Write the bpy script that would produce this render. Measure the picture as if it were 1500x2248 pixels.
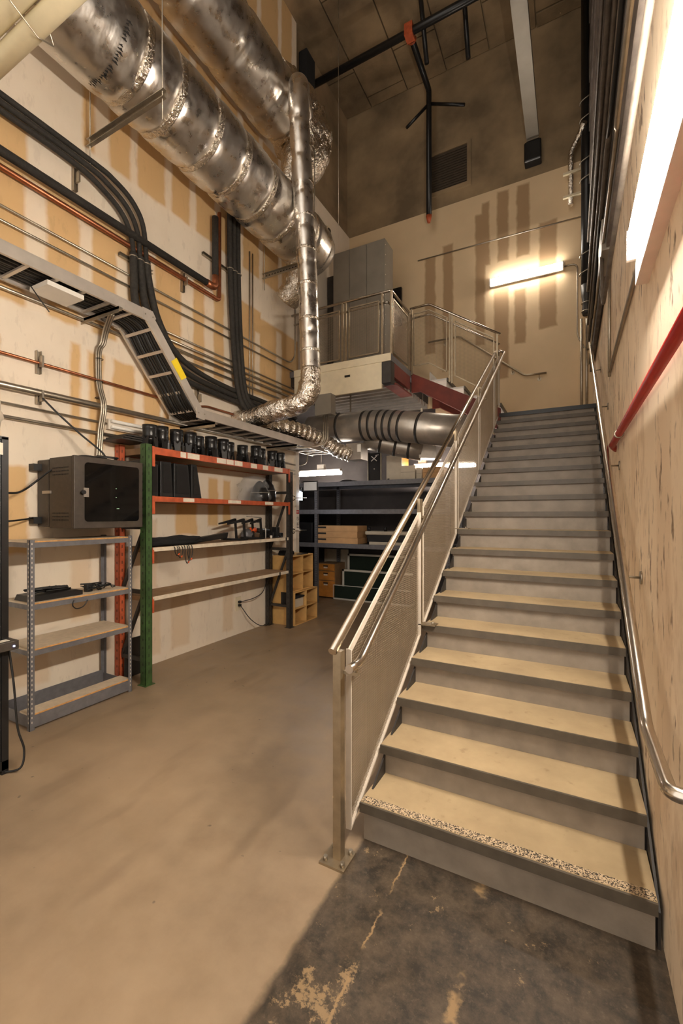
import bpy, math, random
from mathutils import Vector, Matrix, noise
random.seed(7)
for o in list(bpy.data.objects): bpy.data.objects.remove(o, do_unlink=True)
SC = bpy.context.scene
COL = SC.collection
PI = math.pi

# ---------------------------------------------------------------- camera, world, exposure
YAW = 0.4875
cam_d = bpy.data.cameras.new('camera')
cam = bpy.data.objects.new('camera', cam_d); COL.objects.link(cam)
cam.location = (0, 0, 1.742)
cam.rotation_euler = (PI/2, 0, YAW)
cam_d.sensor_fit = 'HORIZONTAL'; cam_d.sensor_width = 36
cam_d.lens = 950/1500*36
cam_d.shift_y = 8/1500
cam_d.clip_start = 0.02
SC.camera = cam
w = bpy.data.worlds.new('hall_ambient'); SC.world = w; w.use_nodes = True
bg = w.node_tree.nodes['Background']
bg.inputs[0].default_value = (1.0, 0.92, 0.82, 1); bg.inputs[1].default_value = 0.62
SC.view_settings.view_transform = 'Standard'; SC.view_settings.look = 'None'
SC.view_settings.exposure = 1.6; SC.view_settings.gamma = 1
TUBE_KEY, TUBE_BACK, TUBE_ALCOVE = 130.0, 25.0, 24.0

# ---------------------------------------------------------------- materials
def N(nt, t, **kw):
    n = nt.nodes.new(t)
    for k, v in kw.items(): setattr(n, k, v)
    return n
def srgb(c):
    return tuple(((x/255)/12.92 if x/255 <= .04045 else ((x/255+.055)/1.055)**2.4) for x in c)+(1,)
def base(name):
    m = bpy.data.materials.new(name); m.use_nodes = True
    nt = m.node_tree; b = nt.nodes['Principled BSDF']
    pos = N(nt, 'ShaderNodeNewGeometry').outputs['Position']
    return m, nt, b, pos
def tex_noise(nt, pos, scale, detail=4, rough=.55, stretch=None):
    if stretch:
        mp = N(nt, 'ShaderNodeMapping'); mp.inputs['Scale'].default_value = stretch
        nt.links.new(pos, mp.inputs[0]); pos = mp.outputs[0]
    t = N(nt, 'ShaderNodeTexNoise'); t.inputs['Scale'].default_value = scale
    t.inputs['Detail'].default_value = detail; t.inputs['Roughness'].default_value = rough
    nt.links.new(pos, t.inputs['Vector']); return t.outputs['Fac']
def ramp(nt, fac, lo, hi, a=0., b=1.):
    r = N(nt, 'ShaderNodeMapRange'); r.inputs[1].default_value = lo; r.inputs[2].default_value = hi
    r.inputs[3].default_value = a; r.inputs[4].default_value = b
    nt.links.new(fac, r.inputs[0]); return r.outputs[0]
def mix(nt, fac, a, b):
    m = N(nt, 'ShaderNodeMix', data_type='RGBA')
    for v, i in ((fac, 0), (a, 6), (b, 7)):
        if isinstance(v, bpy.types.NodeSocket): nt.links.new(v, m.inputs[i])
        else: m.inputs[i].default_value = v
    return m.outputs[2]
def math_(nt, op, a, b=None):
    m = N(nt, 'ShaderNodeMath', operation=op)
    for v, i in ((a, 0), (b, 1)):
        if v is None: continue
        if isinstance(v, bpy.types.NodeSocket): nt.links.new(v, m.inputs[i])
        else: m.inputs[i].default_value = v
    return m.outputs[0]
def bump(nt, b, h, strength, dist=.01):
    n = N(nt, 'ShaderNodeBump'); n.inputs['Strength'].default_value = strength; n.inputs['Distance'].default_value = dist
    nt.links.new(h, n.inputs['Height']); nt.links.new(n.outputs[0], b.inputs['Normal'])
def simple(name, col, rough=.6, metal=0., var=.12, scale=9., bmp=0., bscale=60., spec=None):
    m, nt, b, pos = base(name)
    c = srgb(col)
    if var:
        dark = tuple(x*(1-var*1.6) for x in c[:3])+(1,); lite = tuple(min(1, x*(1+var)) for x in c[:3])+(1,)
        nt.links.new(mix(nt, ramp(nt, tex_noise(nt, pos, scale), .3, .7), dark, lite), b.inputs['Base Color'])
    else: b.inputs['Base Color'].default_value = c
    b.inputs['Roughness'].default_value = rough; b.inputs['Metallic'].default_value = metal
    if spec is not None: b.inputs['Specular IOR Level'].default_value = spec
    if bmp: bump(nt, b, tex_noise(nt, pos, bscale), bmp)
    return m
def emit(name, col, strength):
    m = bpy.data.materials.new(name); m.use_nodes = True
    b = m.node_tree.nodes['Principled BSDF']
    b.inputs['Base Color'].default_value = (.8, .8, .8, 1)
    b.inputs['Emission Color'].default_value = col; b.inputs['Emission Strength'].default_value = strength
    return m
def rect_mask(nt, pos, axes, r, nz, soft=.02):
    """soft-edged rectangle on a wall: r = (u0,u1,v0,v1) in metres"""
    sub = N(nt, 'ShaderNodeVectorMath', operation='SUBTRACT')
    c = [0, 0, 0]; h = [1e3, 1e3, 1e3]
    c[axes[0]] = (r[0]+r[1])/2; c[axes[1]] = (r[2]+r[3])/2
    h[axes[0]] = abs(r[1]-r[0])/2; h[axes[1]] = abs(r[3]-r[2])/2
    nt.links.new(nz, sub.inputs[0]); sub.inputs[1].default_value = c
    ab = N(nt, 'ShaderNodeVectorMath', operation='ABSOLUTE'); nt.links.new(sub.outputs[0], ab.inputs[0])
    s2 = N(nt, 'ShaderNodeVectorMath', operation='SUBTRACT'); nt.links.new(ab.outputs[0], s2.inputs[0]); s2.inputs[1].default_value = h
    sp = N(nt, 'ShaderNodeSeparateXYZ'); nt.links.new(s2.outputs[0], sp.inputs[0])
    d = math_(nt, 'MAXIMUM', sp.outputs[axes[0]], sp.outputs[axes[1]])
    return ramp(nt, d, -soft, soft, 1., 0.)
def wall_mat(name, basecol, layers, axes, marks=0.0, rough=.85):
    """drywall: base colour and then rectangles of bare board / joint compound on it"""
    m, nt, b, pos = base(name)
    wob = N(nt, 'ShaderNodeTexNoise'); wob.inputs['Scale'].default_value = 5; wob.inputs['Detail'].default_value = 3
    nt.links.new(pos, wob.inputs['Vector'])
    s = N(nt, 'ShaderNodeVectorMath', operation='SUBTRACT'); nt.links.new(wob.outputs['Color'], s.inputs[0]); s.inputs[1].default_value = (.5, .5, .5)
    k = N(nt, 'ShaderNodeVectorMath', operation='SCALE'); nt.links.new(s.outputs[0], k.inputs[0]); k.inputs['Scale'].default_value = .07
    a = N(nt, 'ShaderNodeVectorMath', operation='ADD'); nt.links.new(pos, a.inputs[0]); nt.links.new(k.outputs[0], a.inputs[1])
    p2 = a.outputs[0]
    n1 = tex_noise(nt, pos, 1.6, 5)
    c = mix(nt, ramp(nt, n1, .3, .7), tuple(x*.90 for x in srgb(basecol)[:3])+(1,), srgb(basecol))
    for col, rects, amt in layers:
        acc = None
        for r in rects:
            q = rect_mask(nt, pos, axes, r, p2)
            acc = q if acc is None else math_(nt, 'MAXIMUM', acc, q)
        c = mix(nt, math_(nt, 'MULTIPLY', acc, amt), c, srgb(col))
    if marks:
        st = [1, 1, 1]; st[2] = .35
        f = tex_noise(nt, pos, 16, 4, .6, st)
        f2 = tex_noise(nt, pos, 1.1, 2)
        mk = math_(nt, 'MULTIPLY', ramp(nt, f, .58, .66), ramp(nt, f2, .34, .52))
        blot = ramp(nt, tex_noise(nt, pos, 4.5, 6, .65, (1, 1, .5)), .52, .62)
        c = mix(nt, math_(nt, 'MULTIPLY', blot, marks*.5), c, srgb((190, 158, 122)))
        c = mix(nt, math_(nt, 'MULTIPLY', mk, marks), c, srgb((112, 84, 62)))
    nt.links.new(c, b.inputs['Base Color']); b.inputs['Roughness'].default_value = rough
    bump(nt, b, tex_noise(nt, pos, 40, 5), .12, .004)
    return m

CREAM, TAN = (236, 221, 200), (212, 172, 116)
M = {}
# bare board areas and the taped joints on the left wall, (y0,y1,z0,z1)
tan_rects = [(1.2, 6.5, 3.62, 4.86), (-1, 2.12, 4.9, 5.3), (2.62, 6.5, 5.46, 7.7), (-1, 6.5, 7.95, 10.7), (1.2, 2.6, 6.1, 7.7),
             (2.50, 2.60, 2.55, 3.45), (2.68, 3.55, 2.45, 3.42), (3.6, 4.1, 2.5, 3.2), (1.7, 2.12, 1.4, 2.18), (-1, 1.9, 2.4, 3.3),
             (3.78, 4.12, 1.5, 2.25), (4.32, 4.75, 1.6, 2.25), (4.95, 5.45, 3.95, 4.95), (5.6, 6.4, 2.9, 3.6), (5.6, 6.4, 3.7, 4.4)]
strip_rects = [(2.10, 2.28, 3.6, 4.78), (2.58, 2.72, 3.6, 4.7), (2.98, 3.12, 3.6, 4.55), (3.38, 3.48, 3.7, 4.85), (3.86, 4.06, 3.6, 4.9), (4.25, 4.42, 3.6, 4.9),
               (4.62, 4.8, 3.6, 4.9), (5.3, 5.42, 3.7, 4.6), (5.85, 6.0, 3.6, 4.8), (2.75, 2.90, 5.4, 7.7), (3.15, 3.24, 5.4, 7.7), (3.62, 3.72, 5.4, 7.7), (4.0, 4.10, 5.4, 7.7),
               (4.45, 4.55, 5.4, 7.7), (4.9, 5.02, 5.4, 7.7), (5.4, 5.5, 5.4, 7.7), (5.9, 6.0, 5.4, 10.7), (6.3, 6.5, 5.4, 10.7), (3.4, 3.5, 7.9, 10.7), (4.6, 4.75, 7.9, 10.7), (5.35, 5.45, 7.9, 10.7),
               (2.84, 2.95, 2.4, 3.45), (3.2, 3.32, 2.4, 3.45), (3.95, 4.05, 2.4, 3.3), (4.5, 4.6, 1.5, 2.3), (5.1, 5.2, .2, 2.3)]
M['wall_left'] = wall_mat('drywall_left', CREAM, [((212, 184, 148), [(3.2, 3.5, .9, 1.7), (4.6, 4.8, .1, .8), (3.7, 4.0, .1, .9), (3.3, 3.55, .1, .7), (4.3, 4.6, .95, 1.35), (2.0, 2.3, .2, .5), (2.5, 2.7, .7, 1.3)], .6), (TAN, tan_rects, .92), ((238, 223, 202), strip_rects, .85)], (1, 2), .12)
back_str = [(-2.62, -2.40, 5.0, 6.95), (-2.25, -2.05, 4.6, 7.1), (-1.62, -1.44, 5.0, 7.5), (-1.28, -1.02, 4.3, 6.0), (-.92, -.72, 4.9, 5.9), (-1.22, -1.02, 6.5, 7.8), (-.88, -.66, 6.5, 7.8), (-.5, -.22, 5.1, 7.0), (-1.5, -1.36, 6.5, 7.7)]
M['wall_back'] = wall_mat('drywall_back', (218, 192, 154), [((150, 116, 80), back_str, .75)], (0, 2), .0)
M['wall_right'] = wall_mat('painted_plaster', (238, 216, 186), [((210, 180, 146), [(2.0, 2.3, .5, 2.2), (3.0, 3.2, 1.3, 2.4), (4.2, 4.5, 2.3, 3.4)], .35)], (1, 2), .9)

def concrete_floor():
    m, nt, b, pos = base('sealed_concrete_floor')
    n1 = ramp(nt, tex_noise(nt, pos, .9, 6, .6), .3, .72)
    n2 = ramp(nt, tex_noise(nt, pos, 6, 6, .65), .35, .7)
    c = mix(nt, n1, srgb((122, 103, 82)), srgb((158, 134, 106)))
    c = mix(nt, math_(nt, 'MULTIPLY', n2, .3), c, srgb((180, 156, 126)))
    # dark tyre-like scuffs and specks
    sc = ramp(nt, tex_noise(nt, pos, 2.2, 3, .5, (1.6, .45, 1)), .58, .75)
    c = mix(nt, math_(nt, 'MULTIPLY', sc, .55), c, srgb((112, 92, 72)))
    spk = ramp(nt, tex_noise(nt, pos, 13, 2, .5), .73, .77)
    c = mix(nt, math_(nt, 'MULTIPLY', spk, .6), c, srgb((70, 58, 48)))
    # worn black paint in front of the stairs (x > -1.0, y < 2.2)
    sep = N(nt, 'ShaderNodeSeparateXYZ'); nt.links.new(pos, sep.inputs[0])
    wob = math_(nt, 'MULTIPLY', math_(nt, 'SUBTRACT', tex_noise(nt, pos, 9, 5, .65), .5), .12)
    edge = ramp(nt, math_(nt, 'ADD', sep.outputs[0], math_(nt, 'MULTIPLY', wob, .6)), -1.005, -.975)
    edge = math_(nt, 'MULTIPLY', edge, ramp(nt, math_(nt, 'ADD', sep.outputs[1], wob), 2.22, 2.14))
    p1 = mix(nt, ramp(nt, tex_noise(nt, pos, 9, 10, .8), .40, .62), srgb((34, 30, 26)), srgb((84, 71, 57)))
    dp = N(nt, 'ShaderNodeVectorMath', operation='DISTANCE'); nt.links.new(pos, dp.inputs[0]); dp.inputs[1].default_value = (-.74, 1.24, 0)
    p1 = mix(nt, math_(nt, 'MULTIPLY', ramp(nt, tex_noise(nt, pos, 45, 6, .75), .55, .68), .5), p1, srgb((112, 97, 79)))
    wear = ramp(nt, math_(nt, 'ADD', tex_noise(nt, pos, 7, 10, .78), ramp(nt, dp.outputs['Value'], .32, 0, 0, .16)), .615, .645)
    p1 = mix(nt, math_(nt, 'MULTIPLY', wear, .85), p1, srgb((150, 124, 90)))
    # chipped joint along x = -0.74
    jw = math_(nt, 'MULTIPLY', math_(nt, 'SUBTRACT', tex_noise(nt, pos, 22, 4, .7), .5), .055)
    jd = math_(nt, 'ABSOLUTE', math_(nt, 'ADD', math_(nt, 'ADD', sep.outputs[0], .74), jw))
    p1 = mix(nt, math_(nt, 'MULTIPLY', ramp(nt, jd, .007, .002), ramp(nt, tex_noise(nt, pos, 5, 3), .38, .5)), p1, srgb((150, 122, 86)))
    jd2 = math_(nt, 'ABSOLUTE', math_(nt, 'ADD', math_(nt, 'ADD', sep.outputs[0], .37), math_(nt, 'MULTIPLY', jw, 1.6)))
    p1 = mix(nt, math_(nt, 'MULTIPLY', ramp(nt, jd2, .03, .01), ramp(nt, tex_noise(nt, pos, 3.7, 4, .7), .48, .56)), p1, srgb((150, 122, 86)))
    c = mix(nt, math_(nt, 'MULTIPLY', edge, .95), c, p1)
    nt.links.new(c, b.inputs['Base Color'])
    nt.links.new(ramp(nt, n2, 0, 1, .38, .58), b.inputs['Roughness'])
    bump(nt, b, tex_noise(nt, pos, 50, 6), .10, .004)
    return m
M['floor'] = concrete_floor()
M['ceiling'] = simple('dark_concrete_ceiling', (140, 118, 88), .9, 0, .35, 1.3, .3, 25)
M['dark_wall'] = simple('dark_painted_wall', (146, 124, 94), .9, 0, .3, 1.2, .2, 20)
M['alcove_wall'] = simple('charcoal_painted_wall', (66, 60, 58), .8, 0, .15, 3)
M['cladding'] = simple('weathered_grey_boarding', (104, 94, 86), .75, 0, .3, 7, .4, 30)
def tread_mat():
    m, nt, b, pos = base('concrete_tread')
    n1 = ramp(nt, tex_noise(nt, pos, 2.6, 6, .6), .3, .7)
    c = mix(nt, n1, srgb((152, 130, 98)), srgb((180, 157, 120)))
    c = mix(nt, math_(nt, 'MULTIPLY', ramp(nt, tex_noise(nt, pos, 14, 4), .62, .75), .5), c, srgb((126, 100, 70)))
    nt.links.new(c, b.inputs['Base Color']); b.inputs['Roughness'].default_value = .8
    bump(nt, b, tex_noise(nt, pos, 70, 4), .15, .003); return m
M['tread'] = tread_mat()
M['nosing'] = simple('grey_painted_nosing', (86, 77, 65), .5, 0, .14, 12)
M['riser'] = simple('grey_painted_riser', (140, 128, 114), .55, 0, .14, 7, .1, 40)
M['dark_steel'] = simple('dark_steel', (58, 54, 50), .5, .3, .15)
def grit_mat():
    m, nt, b, pos = base('antislip_grit')
    f = ramp(nt, tex_noise(nt, pos, 160, 2), .42, .55)
    nt.links.new(mix(nt, f, srgb((52, 44, 36)), srgb((196, 172, 140))), b.inputs['Base Color']); b.inputs['Roughness'].default_value = .9
    return m
M['grit'] = grit_mat()
M['stainless'] = simple('brushed_stainless', (205, 196, 184), .22, 1., .06, 30)
M['post_steel'] = simple('satin_steel_post', (158, 142, 118), .4, .8, .10, 20)
M['white_bar'] = simple('pale_painted_bar', (200, 188, 172), .5, 0, .06)
M['mesh'] = simple('galvanised_wire', (166, 148, 124), .45, .4, .05)
def foil_mat(name, crumple, cells, col=(232, 226, 218), rough=.27):
    m, nt, b, pos = base(name)
    b.inputs['Metallic'].default_value = 1.
    n1 = tex_noise(nt, pos, 3.5, 5, .6)
    nt.links.new(mix(nt, ramp(nt, n1, .3, .7), tuple(x*.86 for x in srgb(col)[:3])+(1,), srgb(col)), b.inputs['Base Color'])
    nt.links.new(ramp(nt, tex_noise(nt, pos, 9, 4), .3, .7, rough*.7, rough*1.5), b.inputs['Roughness'])
    v = N(nt, 'ShaderNodeTexVoronoi', feature='DISTANCE_TO_EDGE'); v.inputs['Scale'].default_value = 11
    wn = N(nt, 'ShaderNodeTexNoise'); wn.inputs['Scale'].default_value = 7; wn.inputs['Detail'].default_value = 4
    nt.links.new(pos, wn.inputs['Vector'])
    ad = N(nt, 'ShaderNodeVectorMath', operation='MULTIPLY_ADD'); nt.links.new(wn.outputs['Color'], ad.inputs[0]); ad.inputs[1].default_value = (.35, .35, .35)
    nt.links.new(pos, ad.inputs[2]); nt.links.new(ad.outputs[0], v.inputs['Vector'])
    h = math_(nt, 'ADD', math_(nt, 'MULTIPLY', v.outputs['Distance'], cells), (tex_noise(nt, pos, 26, 4, .6) if cells else tex_noise(nt, pos, 5, 2, .45, (1, 3.2, 1))))
    bump(nt, b, h, crumple, .02)
    return m
M['foil'] = foil_mat('foil_wrap', .16, 0., rough=.30)
M['foil_crumpled'] = foil_mat('crumpled_foil', .75, 1.2, (240, 230, 216), .2)
M['galv'] = simple('galvanised_sheet', (182, 174, 164), .34, .7, .12, 6)
M['galv_rough'] = simple('galvanised_conduit', (176, 166, 150), .38, .9, .10, 14)
M['dusty_pipe'] = simple('dusty_dark_pipe', (108, 98, 88), .6, .3, .2, 12)
M['tray'] = simple('aluminium_tray', (206, 196, 184), .42, .6, .06, 8)
M['black_tape'] = simple('dark_duct_sealant', (44, 40, 36), .6, 0, .1)
M['black_foam'] = simple('black_foam_insulation', (44, 40, 35), .8, 0, .25, 30, .4, 90)
M['black_cable'] = simple('black_cable', (24, 23, 22), .5, 0, .1)
M['black_plastic'] = simple('black_plastic', (26, 25, 25), .42, 0, .1)
M['black_satin'] = simple('black_satin_metal', (34, 33, 33), .32, .3, .1)
M['black_cloth'] = simple('black_cloth', (20, 19, 19), .95, 0, .2, 40)
M['cabinet'] = simple('charcoal_powder_coat', (66, 58, 50), .5, .2, .12, 25)
M['glass'] = simple('smoked_glass', (10, 10, 11), .06, 0, 0)
M['copper'] = simple('aged_copper', (166, 104, 72), .38, .85, .2, 10)
M['pvc'] = simple('ivory_pvc_pipe', (226, 214, 180), .45, 0, .06, 5)
M['ivory'] = simple('ivory_plastic', (222, 208, 178), .5, 0, .04)
M['white_metal'] = simple('white_enamel', (222, 212, 198), .45, 0, .05)
M['grey_metal'] = simple('grey_rack_steel', (112, 110, 112), .5, .2, .12, 18)
M['grey_cab'] = simple('grey_cabinet_steel', (138, 130, 118), .5, .2, .08, 3)
M['green'] = simple('green_rack_paint', (54, 80, 40), .5, 0, .25, 14)
M['orange'] = simple('orange_rack_paint', (184, 86, 50), .5, 0, .18, 14)
M['primer'] = simple('red_oxide_primer', (112, 42, 26), .6, 0, .15, 6)
M['red'] = simple('red_painted_pipe', (158, 26, 20), .4, 0, .1)
M['label'] = simple('white_label_tape', (226, 216, 198), .7, 0, .08, 20)
M['wood_shelf'] = simple('particle_board', (206, 188, 162), .75, 0, .08, 20)
M['wood_edge'] = simple('raw_board_edge', (206, 152, 88), .8, 0, .15, 40)
M['brown_board'] = simple('brown_hardboard', (150, 118, 84), .7, 0, .14, 8)
M['white_edge'] = simple('white_shelf_edge', (222, 206, 182), .65, 0, .12, 12)
M['plywood'] = simple('birch_plywood', (206, 162, 98), .65, 0, .10, 6)
M['honey_wood'] = simple('honey_wood', (198, 130, 54), .55, 0, .14, 8)
M['cardboard'] = simple('cardboard', (196, 152, 104), .8, 0, .08, 6)
M['grey_board'] = simple('grey_cardboard', (190, 178, 158), .8, 0, .06, 8)
M['panel_dark'] = simple('dark_green_baize', (20, 34, 22), .9, 0, .1)
M['panel_white'] = simple('white_frame_paint', (206, 200, 188), .6, 0, .05)
M['yellow'] = simple('yellow_sticker', (236, 204, 30), .6, 0, .05)
M['print'] = simple('black_print', (30, 26, 24), .8, 0, 0)
M['sign_red'] = simple('red_sign_print', (190, 40, 34), .6, 0, 0)
M['paper'] = simple('white_paper', (230, 224, 214), .8, 0, .03)
M['orange_plastic'] = simple('orange_plastic', (232, 92, 34), .5, 0, .05)
M['clear'] = simple('clear_plastic_wrap', (200, 200, 200), .12, 0, 0)
b_ = M['clear'].node_tree.nodes['Principled BSDF']; b_.inputs['Alpha'].default_value = .16
M['bag'] = simple('milky_plastic_bag', (222, 206, 186), .35, 0, .08)
M['vent'] = simple('dark_vent_grille', (74, 62, 48), .7, .2, .1)
M['tread_pan'] = simple('pale_steel_pan', (206, 200, 192), .5, .2, .06)
M['tube_key'] = emit('lit_tube_wall', (1.0, .92, .81, 1), TUBE_KEY)
M['tube_back'] = emit('lit_tube_back', (1.0, .92, .82, 1), TUBE_BACK)
M['tube_alcove'] = emit('lit_tube_alcove', (1.0, .90, .80, 1), TUBE_ALCOVE)
M['bulb'] = emit('lit_cool_lamp', (.78, .86, 1.0, 1), 14.)
M['led_blue'] = emit('blue_led', (.25, .3, 1.0, 1), 6.)
M['led_green'] = emit('green_led', (.3, 1.0, .3, 1), .25)

# ---------------------------------------------------------------- mesh helpers
ORG = {}
class MB:
    def __init__(s): s.v = []; s.f = []; s.sm = []
    def add(s, vs, fs, smooth=False):
        o = len(s.v); s.v += [tuple(v) for v in vs]
        s.f += [tuple(i+o for i in f) for f in fs]; s.sm += [smooth]*len(fs); return s
    def box(s, x0, x1, y0, y1, z0, z1):
        x0, x1 = sorted((x0, x1)); y0, y1 = sorted((y0, y1)); z0, z1 = sorted((z0, z1))
        return s.add([(x0,y0,z0),(x1,y0,z0),(x1,y1,z0),(x0,y1,z0),(x0,y0,z1),(x1,y0,z1),(x1,y1,z1),(x0,y1,z1)],
              [(0,3,2,1),(4,5,6,7),(0,1,5,4),(1,2,6,5),(2,3,7,6),(3,0,4,7)])
    def bar(s, p0, p1, wd, ht, up=(0,0,1)):
        """rectangular bar from p0 to p1, wd across, ht along up"""
        p0, p1, up = Vector(p0), Vector(p1), Vector(up)
        d = (p1-p0).normalized(); a = d.cross(up)
        if a.length < 1e-4: a = d.cross(Vector((1,0,0)))
        a.normalize(); u = a.cross(d)
        vs = []
        for p in (p0, p1):
            for sa, su in ((-1,-1),(1,-1),(1,1),(-1,1)): vs.append(p+a*sa*wd/2+u*su*ht/2)
        return s.add(vs, [(0,1,2,3),(7,6,5,4),(0,4,5,1),(1,5,6,2),(2,6,7,3),(3,7,4,0)])
    def tube(s, pts, r, seg=10, cap=True, smooth=True):
        pts = [Vector(p) for p in pts]; n = len(pts)
        rs = r if isinstance(r, (list, tuple)) else [r]*n
        T = []
        for i in range(n):
            t = (pts[min(i+1,n-1)]-pts[max(i-1,0)]); T.append(t.normalized() if t.length > 1e-9 else Vector((0,0,1)))
        a = T[0].orthogonal().normalized()
        vs = []; fs = []
        for i in range(n):
            a = (a-T[i]*a.dot(T[i])).normalized(); b = T[i].cross(a)
            for k in range(seg):
                q = 2*PI*k/seg; vs.append(pts[i]+(a*math.cos(q)+b*math.sin(q))*rs[i])
        for i in range(n-1):
            for k in range(seg):
                fs.append((i*seg+k, i*seg+(k+1)%seg, (i+1)*seg+(k+1)%seg, (i+1)*seg+k))
        s.add(vs, fs, smooth)
        if cap:
            o = len(s.v)-len(vs)
            s.f += [tuple(o+k for k in range(seg))[::-1], tuple(o+(n-1)*seg+k for k in range(seg))]; s.sm += [False, False]
        return s
    def prism(s, poly, axis, a0, a1):
        """polygon in the two other axes (cyclic order) extruded along axis"""
        n = len(poly); vs = []
        for a in (a0, a1):
            for p, q in poly:
                vs.append({0:(a,p,q), 1:(p,a,q), 2:(p,q,a)}[axis])
        fs = [tuple(range(n))[::-1], tuple(range(n, 2*n))]+[(i,(i+1)%n,n+(i+1)%n,n+i) for i in range(n)]
        return s.add(vs, fs)
    def ring(s, c, d, R, r, seg=24, sec=6):
        d = Vector(d).normalized(); a = d.orthogonal().normalized(); b = d.cross(a); c = Vector(c)
        vs = []; fs = []
        for i in range(seg):
            q = 2*PI*i/seg; e = a*math.cos(q)+b*math.sin(q)
            for k in range(sec):
                t = 2*PI*k/sec; vs.append(c+e*(R+r*math.cos(t))+d*r*math.sin(t))
        for i in range(seg):
            for k in range(sec):
                fs.append((i*sec+k, ((i+1)%seg)*sec+k, ((i+1)%seg)*sec+(k+1)%sec, i*sec+(k+1)%sec))
        return s.add(vs, fs, True)
    def build(s, name, mat, parent=None, label=None, cat=None, group=None, kind=None, bevel=0.):
        me = bpy.data.meshes.new(name)
        if parent is not None: org = ORG[parent.name]
        elif kind == 'structure': org = Vector((0,0,0))
        else:
            xs = [v[0] for v in s.v]; ys = [v[1] for v in s.v]; zs = [v[2] for v in s.v]
            org = Vector(((min(xs)+max(xs))/2, (min(ys)+max(ys))/2, min(zs)))
        me.from_pydata([(v[0]-org[0], v[1]-org[1], v[2]-org[2]) for v in s.v], [], s.f)
        me.polygons.foreach_set('use_smooth', s.sm); me.update()
        o = bpy.data.objects.new(name, me); COL.objects.link(o)
        me.materials.append(M[mat] if isinstance(mat, str) else mat)
        ORG[o.name] = org
        if parent is not None: o.parent = parent
        else: o.location = org
        if bevel:
            b = o.modifiers.new('bevel', 'BEVEL'); b.width = bevel; b.segments = 2; b.limit_method = 'ANGLE'
        return tag(o, label, cat, group, kind)
def tag(o, label=None, cat=None, group=None, kind=None):
    if label: o['label'] = label
    if cat: o['category'] = cat
    if group: o['group'] = group
    if kind: o['kind'] = kind
    return o
def thing(name, loc, label, cat, group=None):
    o = bpy.data.objects.new(name, None); COL.objects.link(o); o.location = loc; o.empty_display_size = .1
    ORG[o.name] = Vector(loc); return tag(o, label, cat, group)
def struct(name, mb, mat, parent=None): return mb.build(name, mat, parent, kind='structure')
def smooth_path(pts, n=8):
    pts = [Vector(p) for p in pts]; out = []
    for i in range(len(pts)-1):
        p0 = pts[max(i-1,0)]; p1 = pts[i]; p2 = pts[i+1]; p3 = pts[min(i+2,len(pts)-1)]
        for k in range(n):
            t = k/n
            out.append(.5*((2*p1)+(p2-p0)*t+(2*p0-5*p1+4*p2-p3)*t*t+(3*p1-p0-3*p2+p3)*t**3))
    out.append(pts[-1]); return out
def bend(pts, r=.1, n=5):
    """polyline with rounded corners"""
    pts = [Vector(p) for p in pts]; out = [pts[0]]
    for i in range(1, len(pts)-1):
        a, b, c = pts[i-1], pts[i], pts[i+1]
        d1 = (a-b); d2 = (c-b); rr = min(r, d1.length*.45, d2.length*.45)
        p = b+d1.normalized()*rr; q = b+d2.normalized()*rr
        for k in range(n+1):
            t = k/n; out.append(p*(1-t)**2+b*2*t*(1-t)+q*t*t)
    out.append(pts[-1]); return out
def wrap_tube(path, radii, seg, bands, amp, step=.05, seed=0, soft=.9):
    """foil-wrapped tube: resampled path, pinched and puckered at each band distance"""
    path = [Vector(p) for p in path]
    L = [0.]
    for i in range(1, len(path)): L.append(L[-1]+(path[i]-path[i-1]).length)
    n = max(2, int(L[-1]/step)); pts = []; rs = []
    for i in range(n+1):
        d = L[-1]*i/n; j = 0
        while j < len(L)-2 and L[j+1] < d: j += 1
        t = (d-L[j])/max(1e-6, L[j+1]-L[j]); pts.append(path[j].lerp(path[j+1], t))
        if isinstance(radii, (list, tuple)): rs.append(radii[j]*(1-t)+radii[j+1]*t)
        else: rs.append(radii)
    mb = MB(); T = []
    for i in range(n+1): T.append((pts[min(i+1,n)]-pts[max(i-1,0)]).normalized())
    a = T[0].orthogonal().normalized(); vs = []; fs = []
    for i in range(n+1):
        a = (a-T[i]*a.dot(T[i])).normalized(); b = T[i].cross(a); d = L[-1]*i/n
        pin = 0.
        for q in bands: pin = max(pin, math.exp(-((d-q)/.055)**2))
        for k in range(seg):
            an = 2*PI*k/seg; e = a*math.cos(an)+b*math.sin(an)
            p = pts[i]+e*rs[i]
            nz = noise.noise(p*3.1+Vector((seed,0,0)))*soft+noise.noise(p*9+Vector((0,seed,0)))*(.35*soft+1.2*pin)+noise.noise(p*21)*(.12*soft+1.0*pin)
            vs.append(pts[i]+e*(rs[i]*(1-.07*pin)+amp*nz))
    for i in range(n):
        for k in range(seg): fs.append((i*seg+k, i*seg+(k+1)%seg, (i+1)*seg+(k+1)%seg, (i+1)*seg+k))
    mb.add(vs, fs, True)
    mb.f += [tuple(range(seg))[::-1], tuple(n*seg+k for k in range(seg))]; mb.sm += [False, False]
    return mb

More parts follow.
